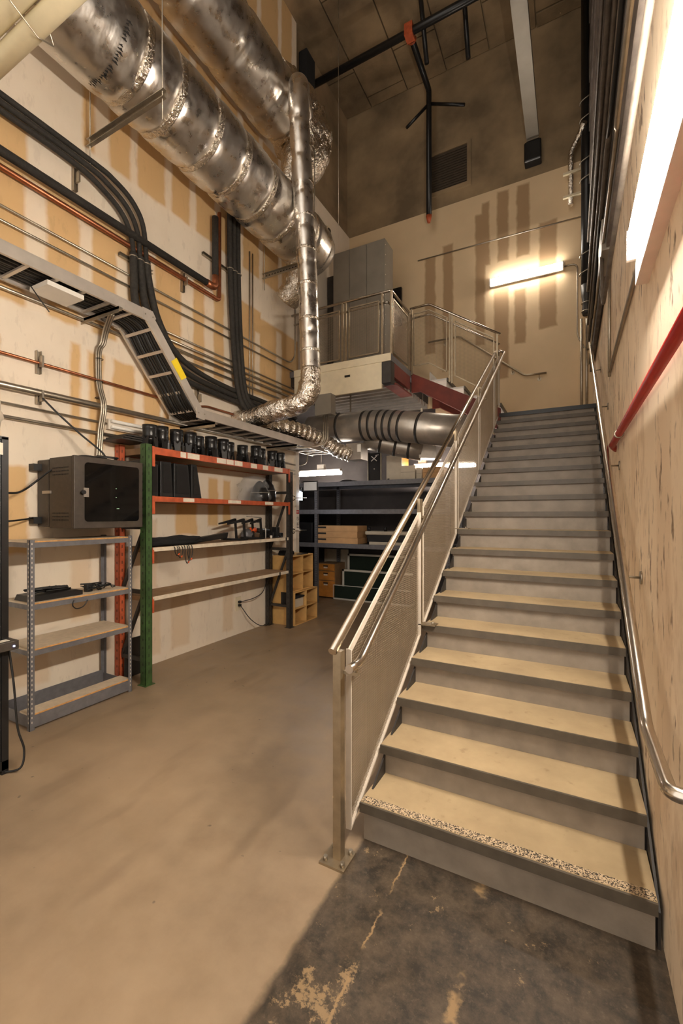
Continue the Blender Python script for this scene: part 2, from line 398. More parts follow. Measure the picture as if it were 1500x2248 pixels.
# ---------------------------------------------------------------- the shell
WL, WR, BY, CZ = -4.33, .33, 8.55, 10.6
struct('floor', MB().box(-7, 1, -3, 9, -.2, 0), 'floor')
struct('wall_left', MB().box(WL-.12, WL, -3, 6.45, 0, CZ), 'wall_left')
struct('wall_left_rear', MB().box(WL-.12, WL, 6.45, BY, 4.0, 7.88), 'wall_left')
struct('wall_left_top', MB().box(WL-.25, WL-.06, 6.45, BY, 7.88, CZ), 'dark_wall')
struct('wall_right', MB().box(WR, WR+.15, -3, BY, 0, CZ), 'wall_right')
struct('wall_back', MB().box(-5, -2.4, BY, BY+.15, 3.9, 7.88).box(-2.4, WR, BY, BY+.15, 3.3, 7.88), 'wall_back')
struct('wall_back_top', MB().box(-5, WR, BY, BY+.15, 7.88, CZ), 'dark_wall')
struct('wall_alcove_back', MB().box(-7, -2.4, BY, BY+.15, 0, 3.9).box(-2.4, WR, BY, BY+.15, 0, 3.3), 'alcove_wall')
struct('ceiling_alcove', MB().box(-7, WL-.12, 6.45, BY, 3.9, 4.05), 'alcove_wall')
struct('wall_alcove_left', MB().box(-7.0, -6.6, 6.45, BY, 0, 3.9), 'alcove_wall')
struct('wall_alcove_front', MB().box(-7.0, WL-.12, 6.35, 6.45, 0, 3.9), 'alcove_wall')
ceil = struct('ceiling', MB().box(-5, WR+.2, -3, BY+.2, CZ, CZ+.2), 'ceiling')
# concrete planks of the ceiling, with open joints between them
x = -4.6
k = 0
while x < .3:
    y = 2.0+(k % 2)*.6
    while y < BY:
        y1 = min(y+1.9, BY)
        MB().box(x+.012, x+.80, y+.012, y1-.012, CZ-.05-.008*((k*7+int(y*3)) % 3), CZ).build('ceiling_plank', 'ceiling', ceil)
        y = y1
    x += .81; k += 1
struct('trim_1', MB().box(WL, WL+.05, 6.36, 6.46, 0, 2.86), 'white_metal')
# boarding on the upper right wall
cl = struct('wall_right_cladding', MB().box(WR-.02, WR, .2, 8.2, 4.12, CZ), 'dark_steel')
z = 4.10; i = 0
while z < CZ-.05:
    h = (.46, .34, .52)[i % 3]
    MB().box(WR-.055-.012*(i % 2), WR-.02, .2, 8.2, z, min(z+h-.012, CZ)).build('board', 'cladding', cl); z += h; i += 1
struct('trim_2', MB().box(.12, WR, 8.47, BY, 3.36, 4.6), 'wall_back')

# ---------------------------------------------------------------- main staircase
R_, G_, Y0, X0, X1 = .175, .2844, 2.09, -1.0, .305
def zt(n): return n*R_+.033
def zn(y): return zt(1)+(y-Y0)*R_/G_
st = thing('staircase', (-.35, Y0, 0), 'long straight steel staircase with pale concrete treads along the right wall', 'staircase')
for n in range(1, 19):
    y = Y0+(n-1)*G_
    t = MB().box(X0, X1, y+.012, y+G_+.03, zt(n)-.045, zt(n)).build('tread', 'tread', st)
    MB().box(X0, X1, y, y+.012, zt(n)-.05, zt(n)-.0005).build('nosing', 'nosing', t)
for n in range(1, 20):
    y = Y0+(n-1)*G_
    MB().box(X0+.012, X1-.006, y+.03, y+.036, zt(n-1) if n > 1 else 0, zt(n)-.045).build('riser', 'riser', st)
for xa, xb in ((X0+.012, X0+.022), (X1+.004, X1+.014)):
    ya, yb = Y0+.04, Y0+18*G_
    MB().prism([(ya, 0), (ya, .15), (yb, zn(yb)-.1), (yb, zn(yb)-.45), (ya+.45, 0)], 0, xa, xb).build('stringer', 'dark_steel', st)
g = MB().box(X0+.005, X1-.003, Y0+.016, Y0+.066, zt(1), zt(1)+.002).build('antislip_strip', 'grit', st)
ZL = zt(19)
ld = MB().box(X0, WR, Y0+18*G_+.012, BY, ZL-.05, ZL).build('landing_deck', 'tread', st)
MB().box(X0, X1+.02, Y0+18*G_, Y0+18*G_+.012, ZL-.06, ZL).build('landing_nosing', 'black_satin', ld)
MB().box(X0, WR, Y0+18*G_+.06, BY, ZL-.25, ZL-.05).build('landing_frame', 'dark_steel', st)

# ---------------------------------------------------------------- stair railing with wire mesh
def mesh_panel(parent, poly_fn, y0, y1, sp, wr, plane):
    """wire grid between y0..y1 (u axis); poly_fn(u)->(zlo,zhi); plane(u,z)->xyz"""
    mb = MB()
    u = y0+sp
    while u < y1-sp*.4:
        lo, hi = poly_fn(u); a, b = Vector(plane(u, lo)), Vector(plane(u, hi)); mb.tube([a, b], wr, 3, False); u += sp
    zlo = min(poly_fn(y0)[0], poly_fn(y1)[0]); zhi = max(poly_fn(y0)[1], poly_fn(y1)[1])
    z = zlo+sp
    N_ = 60
    while z < zhi:
        us = [y0+(y1-y0)*i/N_ for i in range(N_+1)]
        ins = [q for q in us if poly_fn(q)[0] <= z <= poly_fn(q)[1]]
        if len(ins) > 1: mb.tube([plane(ins[0], z), plane(ins[-1], z)], wr, 3, False)
        z += sp
    return mb.build('wire_mesh', 'mesh', parent, kind='stuff')
rl = thing('stair_railing', (-1.04, 1.93, 0), 'stainless stair railing with wire mesh panels on the open side of the stairs', 'railing')
XR = -1.04
posts = [1.93, 3.25, 4.43, 5.65, 6.86]
p = MB().box(XR-.022, XR+.022, 1.91, 1.955, .012, zn(1.93)+.95).build('post', 'post_steel', rl)
bp = MB().box(XR-.075, XR+.065, 1.86, 2.0, 0, .012).build('base_plate', 'post_steel', rl)
for dx in (-.05, .045):
    for dy in (-.045, .045): MB().tube([(XR+dx, 1.93+dy, .012), (XR+dx, 1.93+dy, .035)], .011, 6).build('anchor_bolt', 'galv_rough', bp)
for y in posts[1:]:
    n = int((y-Y0)/G_)+1
    MB().box(XR+.0, XR+.022, y-.05, y-.03, zt(n)-.04, zn(y)+.95).build('post', 'post_steel', rl)
    MB().box(XR+.0, XR+.022, y+.0, y+.02, zt(n)-.04, zn(y)+.95).build('post', 'post_steel', rl)
    f = MB().box(XR+.005, XR+.14, y-.055, y+.035, zt(n), zt(n)+.008).build('foot_plate', 'post_steel', rl)
    MB().tube([(XR+.11, y-.01, zt(n)+.008), (XR+.11, y-.01, zt(n)+.022)], .011, 6).build('anchor_bolt', 'galv_rough', f)
MB().box(XR-.02, XR+.02, 7.38, 7.42, ZL, zn(7.35)+.98).build('post', 'post_steel', rl)
edges = [1.995]+posts[1:]+[7.36]
for a, b in zip(edges[:-1], edges[1:]):
    ya, yb = a+.025, b-.055
    lo = lambda y: zn(y)-.06
    hi = lambda y: zn(y)+.86
    pn = MB()
    pn.bar((XR+.012, ya, hi(ya)), (XR+.012, yb, hi(yb)), .008, .035).bar((XR+.012, ya, lo(ya)), (XR+.012, yb, lo(yb)), .03, .012)
    pn.box(XR, XR+.03, ya-.008, ya, lo(ya), hi(ya)+.02).box(XR, XR+.03, yb, yb+.008, lo(yb), hi(yb)+.02)
    fr = pn.build('panel_frame', 'white_bar', rl)
    mesh_panel(fr, lambda y: (lo(y), hi(y)), ya, yb, .0140, .00145, lambda u, z: (XR+.012, u, z))
ro = [(XR-.02, 1.90, zn(1.90)+.965), (XR-.02, 7.33, zn(7.33)+.965)]
MB().tube(ro, .0225, 14).build('top_rail', 'stainless', rl)
XI = -.945
ri = bend([(XI, 1.86, zn(1.98)+.86), (XI, 1.98, zn(1.98)+.86), (XI, 7.40, zn(7.40)+.90)], .06)
hr = MB().tube(ri, .0215, 14).build('handrail', 'stainless', rl)
MB().tube([(XI, 7.40, zn(7.40)+.90), (XR-.02, 7.33, zn(7.33)+.965)], .0215, 12).build('rail_return', 'stainless', rl)
for y in [1.945]+posts[1:]:
    zz = zn(max(y, 1.98))+.86-.045
    MB().box(XR+.005, XI+.012, y-.01, y+.01, zz-.012, zz+.004).tube([(XI, y, zz), (XI, y, zz+.03)], .007, 6).build('rail_bracket', 'post_steel', rl)

wr = thing('handrail', (.25, 1.54, .5), 'polished handrail bracketed to the beige wall beside the long stairs', 'handrail')
XH = .245
path = bend([(WR-.01, 1.50, .965), (XH, 1.50, .965), (XH, 1.92, .965), (XH, 7.30, .965+(7.30-1.92)*R_/G_), (XH, 7.62, .965+(7.30-1.92)*R_/G_+.04)], .05)
MB().tube(path, .0215, 14).build('rail', 'stainless', wr)
for y in (2.75, 3.9, 5.05, 6.2, 7.2):
    z = .965+(y-1.92)*R_/G_
    br = MB().tube(bend([(XH, y, z-.015), (XH, y, z-.06), (WR-.008, y, z-.06)], .03), .0065, 8).build('bracket', 'galv_rough', wr)
    MB().tube([(WR-.008, y, z-.06), (WR, y, z-.06)], .035, 16).build('rosette', 'galv_rough', br)

# ---------------------------------------------------------------- upper platform, upper flight and their railings
PZ, PX, PY = 4.24, -2.45, 6.24
pf = thing('platform', (-3.4, PY, 3.7), 'raised steel platform with a cream fascia above the storage alcove', 'platform')
MB().box(WL+.002, PX, PY, BY-.002, PZ-.10, PZ).build('deck', 'grey_metal', pf)
MB().box(WL+.1, PX+.005, PY-.02, PY, PZ-.11, PZ+.005).build('edge_trim', 'ivory', pf)
fa = MB().box(WL+.1, -2.60, PY-.005, PY+.03, 3.72, PZ-.11).build('fascia', 'ivory', pf)
MB().tube([(-3.24, PY-.008, 4.0), (-3.15, PY-.008, 4.0)], .018, 8).build('slot', 'print', fa)
MB().box(-2.60, PX, PY, PY+.16, 3.80, PZ-.11).build('corner_beam', 'dark_steel', pf)
MB().box(-2.50, PX, PY+.16, 7.15, 3.92, PZ-.10).build('side_channel', 'primer', pf)
MB().box(-2.62, PX+.03, PY+.16, 7.15, 3.80, 3.83).build('side_flange', 'primer', pf)
for k in range(12):
    y = PY+.12+k*.19
    MB().prism([(y, 3.98), (y+.03, 3.90), (y+.09, 3.90), (y+.12, 3.98), (y+.12, 3.99), (y, 3.99)], 0, WL+.002, -2.55).build('deck_rib', 'galv', pf)
MB().box(WL+.002, -2.55, PY+.03, BY-.002, 3.985, 4.14).build('deck_pan', 'dark_steel', pf)
uf = thing('upper_stair_flight', (-1.7, 7.9, 3.36), 'short upper flight of open steel steps against the back wall', 'stairs')
dz = (PZ-ZL)/5
for k in range(1, 5):
    xx = -1.0-(k)*.285+.0
    z = ZL+k*dz
    t = MB().box(xx, xx+.30, 7.28, 8.5, z-.03, z).build('tread', 'tread_pan', uf)
    MB().box(xx+.29, xx+.31, 7.27, 8.5, z-.055, z+.003).build('nosing', 'nosing', t)
    MB().box(xx-.005, xx+.005, 7.28, 8.5, z, z+dz-.03).build('riser', 'tread_pan', uf)
for y in (7.22, 8.5):
    MB().prism([(-2.45, PZ-.02), (-2.45, PZ-.36), (-2.3, PZ-.36), (-.98, ZL-.28), (-.98, ZL+.08)], 1, y, y+.03).build('stringer', 'primer', uf)
    MB().bar((-2.3, y-.03, PZ-.35), (-.98, y-.03, ZL-.27), .07, .012, (0,0,1)).build('stringer_flange', 'primer', uf)
pr_ = thing('platform_railing', (-2.9, PY, PZ), 'dark stainless guard railing with mesh panels around the upper platform', 'railing')
RZ = 5.22
MB().tube(bend([(WL+.03, PY+.02, RZ), (PX, PY+.02, RZ), (PX, 7.18, RZ)], .03), .02, 10).build('top_rail', 'stainless', pr_)
MB().tube(bend([(WL+.03, PY+.09, RZ-.13), (PX-.08, PY+.09, RZ-.13), (PX-.08, 7.18, RZ-.13)], .03), .016, 10).build('handrail', 'stainless', pr_)
for px, py in ((-4.1, PY+.02), (-3.30, PY+.02), (-3.24, PY+.02), (-2.60, PY+.02), (PX, PY+.02), (PX, 7.1), (PX, 7.17)):
    MB().box(px-.015, px+.015, py-.015, py+.015, PZ, RZ).build('post', 'post_steel', pr_)
def frame_panel(parent, c0, c1, lo, hi):
    c0, c1 = Vector(c0), Vector(c1); d = (c1-c0)
    mb = MB()
    for z in (lo, hi): mb.bar((c0.x, c0.y, z), (c1.x, c1.y, z), .02, .02)
    for c in (c0, c1): mb.bar((c.x, c.y, lo), (c.x, c.y, hi), .02, .02, (1,0,0))
    fr = mb.build('panel_frame', 'post_steel', parent)
    L = d.length; e = d.normalized()
    mesh_panel(fr, lambda u: (lo, hi), 0, L, .018, .0021, lambda u, z: (c0.x+e.x*u, c0.y+e.y*u, z))
frame_panel(pr_, (-4.05, PY+.02), (-3.36, PY+.02), PZ+.06, RZ-.12)
frame_panel(pr_, (-3.18, PY+.02), (-2.66, PY+.02), PZ+.06, RZ-.12)
frame_panel(pr_, (PX, PY+.10), (PX, 7.02), PZ+.06, RZ-.10)
fr2 = thing('upper_flight_railing', (-1.7, 7.22, 3.4), 'bent stainless railing down the open side of the short upper flight', 'railing')
yr = 7.2
rail = [(-2.47, yr, 5.33), (-2.13, yr, 5.34), (-.98, yr, 4.60)]
MB().tube(bend(rail, .04), .02, 10).build('top_rail', 'stainless', fr2)
MB().tube(bend([(-2.45, yr+.07, 5.19), (-2.13, yr+.07, 5.20), (-1.0, yr+.07, 4.47)], .04), .015, 10).build('handrail', 'stainless', fr2)
def zr(x): return 5.33 if x < -2.13 else 5.34-(x+2.13)*.74/1.15
for px in (-2.44, -1.78, -1.74, -1.03):
    MB().box(px-.014, px+.014, yr-.014, yr+.014, max(ZL-.1, zr(px)-1.15), zr(px)).build('post', 'post_steel', fr2)
def sloped(parent, xa, xb):
    xs = [xa]+([-2.13] if xa < -2.13 < xb else [])+[xb]
    mb = MB()
    for off in (-.10, -1.0):
        for a, b in zip(xs[:-1], xs[1:]): mb.bar((a, yr, zr(a)+off), (b, yr, zr(b)+off), .016, .018)
    for q in (xa, xb): mb.bar((q, yr, zr(q)-1.0), (q, yr, zr(q)-.10), .016, .018, (1,0,0))
    fr = mb.build('panel_frame', 'post_steel', parent)
    mesh_panel(fr, lambda u: (zr(u)-1.0, zr(u)-.10), xa, xb, .022, .0014, lambda u, z: (u, yr, z))
sloped(fr2, -2.40, -1.83); sloped(fr2, -1.69, -1.08)
wh = thing('handrail', (-1.4, BY-.08, 4.25), 'slim handrail bracketed to the back wall above the upper flight', 'handrail')
MB().tube(bend([(-2.52, BY-.08, 5.21), (-1.9, BY-.08, 5.21), (-.74, BY-.08, 4.28), (-.38, BY-.08, 4.27)], .05), .018, 10).build('rail', 'post_steel', wh)
for x, z in ((-2.2, 5.21), (-.95, 4.45), (-.5, 4.27)):
    br = MB().tube(bend([(x, BY-.08, z), (x, BY-.08, z-.07), (x, BY, z-.07)], .03), .006, 6).build('bracket', 'post_steel', wh)
    MB().tube([(x, BY-.008, z-.07), (x, BY, z-.07)], .035, 14).build('rosette', 'post_steel', br)

ec = thing('equipment_cabinet', (-3.47, 7.4, PZ), 'tall plain grey steel cabinet standing on the upper platform', 'cabinet')
MB().box(-4.0, -2.95, 7.22, 7.62, PZ, 6.72).build('body', 'grey_cab', ec)
for k in range(3):
    MB().box(-4.0+k*.35+.006, -4.0+(k+1)*.35-.006, 7.205, 7.22, PZ+.05, 6.70).build('door', 'grey_cab', ec)
for k in range(12):
    MB().tube([(-2.95, 7.25, PZ+.4+k*.18), (-2.944, 7.25, PZ+.4+k*.18)], .008, 6).build('rivet', 'white_metal', ec)
MB().box(-4.3, -4.03, 7.5, 7.62, PZ, 6.5).build('narrow_locker', 'dark_steel', None, 'dark narrow steel locker standing left of the grey platform cabinet', 'locker', bevel=.01)
MB().box(-3.38, -3.10, BY-.06, BY, 5.7, 6.48).box(-3.36, -3.12, BY-.065, BY-.05, 5.75, 6.43).build('wall_box', 'black_satin', None, 'black box on the back wall just right of the grey platform cabinet', 'box')
sb = thing('alarm_strobe', (WL, 7.55, 7.4), 'small round alarm strobe on the wall above the platform cabinet', 'alarm')
MB().tube([(WL, 7.55, 7.45), (WL+.05, 7.55, 7.45)], .09, 16).build('housing', 'ivory', sb)
MB().tube([(WL+.05, 7.55, 7.45), (WL+.07, 7.55, 7.45)], [.06, .03], 14).build('lens', 'vent', sb)

# ---------------------------------------------------------------- foil-wrapped ducts
def duct_print(parent, cx, cz, r, y, a0, a1):
    """line of small black print running round the duct"""
    mb = MB(); n = 26
    for i in range(n):
        if i % 7 == 5: continue
        a = a0+(a1-a0)*i/n; da = (a1-a0)/n*.62; hgt = .03+.012*((i*5) % 3)
        q = []
        for aa, yy in ((a, y), (a+da*.35, y), (a+da*.35, y+hgt), (a, y+hgt), (a+da*.65, y+hgt*.4), (a+da, y+hgt*.4), (a+da, y+hgt*.7), (a+da*.65, y+hgt*.7)):
            q.append((cx+r*math.cos(aa), yy, cz+r*math.sin(aa)))
        mb.add(q, [(0,1,2,3), (4,5,6,7), (1,4,7,2)])
    mb.build('printed_lettering', 'print', parent, kind='stuff')
D1 = (-3.70, 6.03, .42)
d1 = thing('foil_duct', (D1[0], 3, D1[1]-.42), 'large lower foil-wrapped air duct hung along the left wall', 'duct')
bands1 = [y+1 for y in (.9, 1.75, 2.62, 3.0, 3.5, 3.95, 4.45, 4.95, 5.5)]
pth = [(D1[0], -1, D1[1]), (D1[0], 5.55, D1[1]), (D1[0]+.0, 5.95, D1[1]-.02), (D1[0]+.02, 6.12, D1[1]-.05), (D1[0]+.02, 6.2, D1[1]-.07)]
wrap_tube(pth, [.42, .42, .40, .34, .16], 56, bands1, .016, .032, 1., .22).build('duct_body', 'foil', d1)
for y in (2.62, 3.0, 3.5, 3.95, 4.45, 4.95, 5.5):
    mb = wrap_tube([(D1[0], y-.035, D1[1]), (D1[0], y+.035, D1[1])], .409, 64, [], .016, .012, y*3)
    mb.build('foil_tape_band', 'foil_crumpled', d1)
duct_print(d1, D1[0], D1[1], .432, 2.36, -1.85, -.25)
wrap_tube(smooth_path([(-3.72, 5.75, 5.80), (-3.85, 5.78, 5.55), (-3.98, 5.80, 5.36), (-4.10, 5.82, 5.26)]), .21, 32, [.15, .45], .035, .03, 5.).build('branch_sleeve', 'foil_crumpled', d1)
D2 = (-3.75, 7.66, .415)
d2 = thing('foil_duct', (D2[0], 3, D2[1]-.415), 'upper foil-wrapped air duct that ends in a crumpled elbow near the ceiling', 'duct')
wrap_tube([(D2[0], -1, D2[1]), (D2[0], 5.2, D2[1])], .41, 56, [4.3, 5.05, 5.75, 6.2], .016, .035, 9., .22).build('duct_body', 'foil', d2)
elb = smooth_path([(D2[0], 4.9, D2[1]), (-3.72, 5.25, 7.72), (-3.66, 5.52, 7.62), (-3.62, 5.60, 7.30), (-3.66, 5.46, 6.98), (-3.72, 5.30, 6.62)], 8)
er = [.42+.04*math.sin(i/len(elb)*PI) if i < len(elb)*.5 else .46-.34*((i/len(elb)-.5)/.5) for i in range(len(elb))]
wrap_tube(elb, er, 48, [.25, .6, .95], .045, .03, 3.).build('crumpled_elbow', 'foil_crumpled', d2)
d3 = thing('foil_duct', (-3.15, 5.0, 3.1), 'slim foil-wrapped branch duct dropping vertically past the cable tray', 'duct')
p3 = smooth_path([(-3.40, 5.25, 7.52), (-3.23, 4.88, 7.50), (-3.15, 4.74, 7.2), (-3.15, 4.82, 6.3), (-3.15, 4.94, 5.2), (-3.15, 5.01, 4.2), (-3.15, 5.04, 3.62)], 10)
wrap_tube(p3, .135, 36, [.28, .68, 1.08, 1.5, 1.95, 2.4, 2.85, 3.3, 3.75], .010, .022, 11., .3).build('duct_body', 'foil', d3)
dist = 0
for zz in (7.0, 6.6, 6.15, 5.72, 5.3, 4.85, 4.4, 3.98):
    y = 4.74+(7.2-zz)*.1 if zz > 5.2 else 4.94+(5.2-zz)*.066
    wrap_tube([(-3.15, y, zz-.018), (-3.15, y, zz+.018)], .139, 36, [], .008, .009, zz*5).build('foil_tape_band', 'foil_crumpled', d3)
p3b = smooth_path([(-3.15, 5.04, 3.75), (-3.16, 5.03, 3.50), (-3.27, 5.0, 3.30), (-3.6, 4.95, 3.22), (-4.0, 4.90, 3.15), (-4.30, 4.88, 3.12)], 8)
wrap_tube(p3b, .145, 36, [.2, .45, .7, 1.0], .022, .022, 13.).build('crumpled_elbow', 'foil_crumpled', d3)
d4 = thing('flexible_duct', (-3.7, 6.2, 2.7), 'silver flexible duct running from the cable tray to a square ceiling register', 'duct')
p4 = smooth_path([(-4.2, 5.35, 3.16), (-4.0, 5.7, 3.14), (-3.85, 6.05, 3.10), (-3.72, 6.35, 3.02), (-3.55, 6.55, 2.88), (-3.38, 6.70, 2.80)], 12)
rr = [.125+.012*math.sin(i*1.9) for i in range(len(p4))]
wrap_tube(p4, rr, 32, [], .012, .012, 17.).build('duct_body', 'foil_crumpled', d4)
MB().box(-3.42, -3.14, 6.62, 6.90, 2.70, 2.98).build('register_box', 'galv', d4)
MB().box(-3.20, -3.135, 6.60, 6.62, 2.82, 2.95).build('paper_tag', 'paper', d4)

def hanger(y, z, x0, x1, top, label):
    h = thing('trapeze_hanger', ((x0+x1)/2, y, z), label, 'hanger')
    s = MB().box(x0, x1, y-.002, y+.002, z-.03, z+.035).box(x0, x1, y-.035, y+.002, z-.034, z-.028).box(x0, x1, y-.035, y+.002, z+.033, z+.039).build('strut', 'galv_rough', h)
    k = x0+.05
    while k < x1-.03:
        MB().box(k, k+.022, y-.006, y-.002, z-.004, z+.010).build('slot', 'print', s); k += .055
    for x in (x0+.03, x1-.03): MB().tube([(x, y-.015, z-.22), (x, y-.015, top)], .006, 6).build('threaded_rod', 'galv_rough', h)
hanger(2.66, 5.47, -4.28, -3.17, 8.0, 'slotted trapeze hanger with threaded rods under the large lower duct')
hanger(5.45, 5.50, -4.28, -3.30, 7.2, 'plain trapeze hanger under the far end of the large lower duct')
MB().tube([(-3.3, 6.12, 6.4), (-3.3, 6.12, CZ)], .005, 6).build('hanger_rod', 'galv_rough', None, 'thin steel rod hanging from the ceiling beside the crumpled duct elbow', 'rod')

# galvanised duct under the platform
sd = thing('spiral_duct', (-2.6, 6.7, 2.9), 'bare galvanised round duct with dark sealant bands under the platform', 'duct')
ps = bend([(-4.2, 6.75, 3.30), (-2.85, 6.75, 3.28), (-1.3, 6.6, 2.98)], .35, 8)
MB().tube(ps, .25, 36).build('duct_body', 'galv', sd)
def band_on(c, d, R=.254):
    d = Vector(d).normalized(); c = Vector(c); return MB().tube([c-d*.022, c+d*.022], R, 36)
def along(path, d):
    for p, q in zip(path[:-1], path[1:]):
        L = (q-p).length
        if d <= L: return p.lerp(q, d/L), (q-p)
        d -= L
    return path[-1], path[-1]-path[-2]
for d_ in (.62, 1.10, 1.24, 1.40, 1.52, 1.66, 1.80, 2.12):
    c, t_ = along(ps, d_)
    band_on(c, t_).build('sealant_band', 'black_tape', sd)
pb = bend([(-3.2, 6.95, 3.12), (-2.7, 7.15, 2.98), (-2.25, 7.25, 2.88)], .2, 6)
MB().tube(pb, .20, 30).build('branch_duct', 'galv', sd)
for d_ in (.28, .55, .80):
    c, t_ = along(pb, d_)
    band_on(c, t_, .204).build('sealant_band', 'black_tape', sd)
MB().prism([(-2.27, 2.72), (-2.27, 3.04), (-1.98, 3.10), (-1.98, 2.70)], 1, 7.08, 7.42).build('outlet_boot', 'galv', sd)
MB().box(-2.03, -1.98, 7.07, 7.08, 2.9, 3.0).build('paper_tag', 'paper', sd)
for x, y in ((-3.40, 6.75), (-2.1, 6.68)): MB().bar((x, y, 3.1), (x, y, 3.9 if x < -3 else 3.45), .03, .002, (0,1,0)).build('hanger_strap', 'galv_rough', sd)
jb = thing('junction_box', (-3.55, 6.2, 3.38), 'grey sheet-metal junction box hanging beside the slim foil duct', 'box')
MB().box(-3.72, -3.42, 6.08, 6.24, 3.39, 3.72).build('box', 'grey_cab', jb)
for x in (-3.60, -3.56, -3.52): MB().tube(bend([(x, 6.16, 3.39), (x, 6.16, 2.92), (x-.25, 5.95, 2.84), (x-.6, 5.6, 2.83)], .12), .011, 8).build('conduit', 'galv_rough', jb)

# ---------------------------------------------------------------- pipes across the top left corner
for k, nm in enumerate(('first', 'second', 'third', 'fourth')):
    py, pz = 1.30-.092*k, 4.40+.047*k
    MB().tube([(-4.30, py, pz), (.24, py, pz)], .051-.004*(k % 2), 16).build('plastic_pipe', 'pvc', None,
        f'{nm} from the lower edge of the ivory plastic pipes crossing overhead at top left', 'pipe', 'ivory pipes overhead')
MB().tube([(-2.55, 1.38, 4.36), (-2.55, 1.34, 4.47), (-2.55, 1.0, 4.63), (-2.55, .96, 4.55), (-2.55, 1.02, 4.46), (-2.55, 1.30, 4.33), (-2.55, 1.38, 4.36)], .004, 6).build('wire_tie', 'galv_rough', None, 'thin wire tie looped around the ivory overhead pipes', 'wire')

# ---------------------------------------------------------------- insulated refrigerant lines on the left wall
def line(name, mat, r, pts, label, cat='pipe', rad=.1, seg=10, group=None, parent=None):
    return MB().tube(bend(pts, rad), r, seg).build(name, mat, parent, label, cat, group)
for k, nm in enumerate(('nearest', 'middle', 'farthest')):
    o = k*.085
    lp_ = lambda a_, b_: a_+(b_-a_)*k/2
    pts = smooth_path([(-4.24, -1, lp_(5.15, 5.29)), (-4.24, 1.5, lp_(5.15, 5.29)), (-4.24, lp_(2.45, 2.62), lp_(5.15, 5.29)), (-4.24, lp_(2.79, 2.90), lp_(5.08, 5.265)), (-4.24, lp_(3.0, 3.12), lp_(4.96, 5.17)), (-4.24, lp_(3.10, 3.25), lp_(4.77, 4.97)), (-4.24, lp_(3.125, 3.29), 4.55)], 7)
    t = thing('insulated_pipe', (-4.24, 3.1+o, 3.2), f'{nm} of three black foam-clad pipes curving down the left wall', 'pipe', 'foam-clad pipes curving down')
    MB().tube(pts, .026, 10).build('upper_run', 'black_foam', t)
    low = smooth_path([(-4.24, lp_(3.125, 3.29), 4.62), (-4.24, lp_(3.13, 3.32), 4.4), (-4.23, lp_(3.16, 3.43), 4.02), (-4.22, lp_(3.42, 3.66), lp_(3.60, 3.73)), (-4.23, lp_(3.8, 4.02), lp_(3.43, 3.59)), (-4.24, 4.6, lp_(3.38, 3.53)), (-4.24, 5.3, lp_(3.37, 3.52)), (-4.24, 6.3, lp_(3.36, 3.50))], 7)
    MB().tube(low, [.041 if i < len(low)*.35 else .034 for i in range(len(low))], 10).build('lower_run', 'black_foam', t)
    MB().ring((-4.24, lp_(3.125, 3.29), 4.58), (0, 0, 1), .04, .008, 14, 5).build('pipe_clamp', 'galv_rough', t)
for k, nm in enumerate(('nearest', 'middle', 'farthest')):
    o = k*.085
    pts = smooth_path([(-4.22, 4.62+o, 6.6), (-4.22, 4.62+o, 5.4), (-4.22, 4.66+o*.95, 4.6), (-4.21, 4.72+o*.9, 3.85), (-4.19, 4.80+o*.9, 3.42+o*.25), (-4.18, 5.02+o*.8, 3.26+o*.5), (-4.18, 5.5, 3.25+o*.5), (-4.18, 6.2, 3.25+o*.5)], 8)
    t = thing('insulated_pipe', (-4.22, 4.7+o, 3.2), f'{nm} of three black foam-clad pipes dropping straight from behind the big duct', 'pipe', 'foam-clad pipes dropping straight')
    MB().tube(pts, .036, 10).build('pipe_run', 'black_foam', t)
    MB().ring((-4.22, 4.63+o, 5.20), (0, 0, 1), .04, .008, 14, 5).build('pipe_clamp', 'galv_rough', t)
ip = thing('insulated_pipe', (-4.22, 2, 4.7), 'thick black foam-clad pipe running level above the copper pipe', 'pipe')
MB().tube([(-4.22, -1, 4.80), (-4.22, 4.22, 4.80)], .04, 12).build('pipe_run', 'black_foam', ip)
MB().tube(bend([(-4.22, 4.18, 4.80), (-4.22, 4.34, 4.80), (-4.22, 4.34, 4.96)], .06), .045, 12).build('copper_elbow', 'copper', ip)
MB().tube([(-4.22, 4.34, 4.94), (-4.22, 4.34, 5.75)], .042, 12).build('riser_run', 'black_foam', ip)
line('copper_pipe', 'copper', .026, [(-4.27, -1, 4.70), (-4.27, 4.47, 4.70), (-4.27, 4.47, 5.9)], 'bright copper pipe running level then turning straight up behind the duct', rad=.05, seg=12)
line('copper_pipe', 'copper', .014, [(-4.29, -1, 3.135), (-4.29, 4.0, 3.135), (-4.29, 4.25, 3.20), (-4.29, 6.3, 3.20)], 'thin dull copper pipe running level beneath the cable tray', rad=.08)
lab = {4.39: 'upper', 4.265: 'lower'}
line('conduit', 'galv_rough', .013, [(-4.30, -1, 4.39), (-4.30, 6.22, 4.39), (-4.30, 6.36, 4.55), (-4.30, 6.36, 5.7)], 'upper of two thin steel conduits level above the cable tray', rad=.12)
line('conduit', 'galv_rough', .013, [(-4.30, -1, 4.265), (-4.30, 6.30, 4.265)], 'lower of two thin steel conduits level above the cable tray')
for z, r, txt in ((3.95, .012, 'topmost'), (3.87, .016, 'second'), (3.79, .02, 'third'), (3.69, .016, 'fourth')):
    line('conduit', 'galv_rough', r, [(-4.29, (-1 if z < 3.85 else 3.2), z), (-4.29, 6.3, z)], f'{txt} from top of four steel conduits level with the upper cable tray', group='conduits beside the tray')
line('conduit', 'galv_rough', .03, [(-4.27, -1, 2.83), (-4.27, 6.35, 2.90)], 'thickest steel conduit, running level just above the wall cabinet')
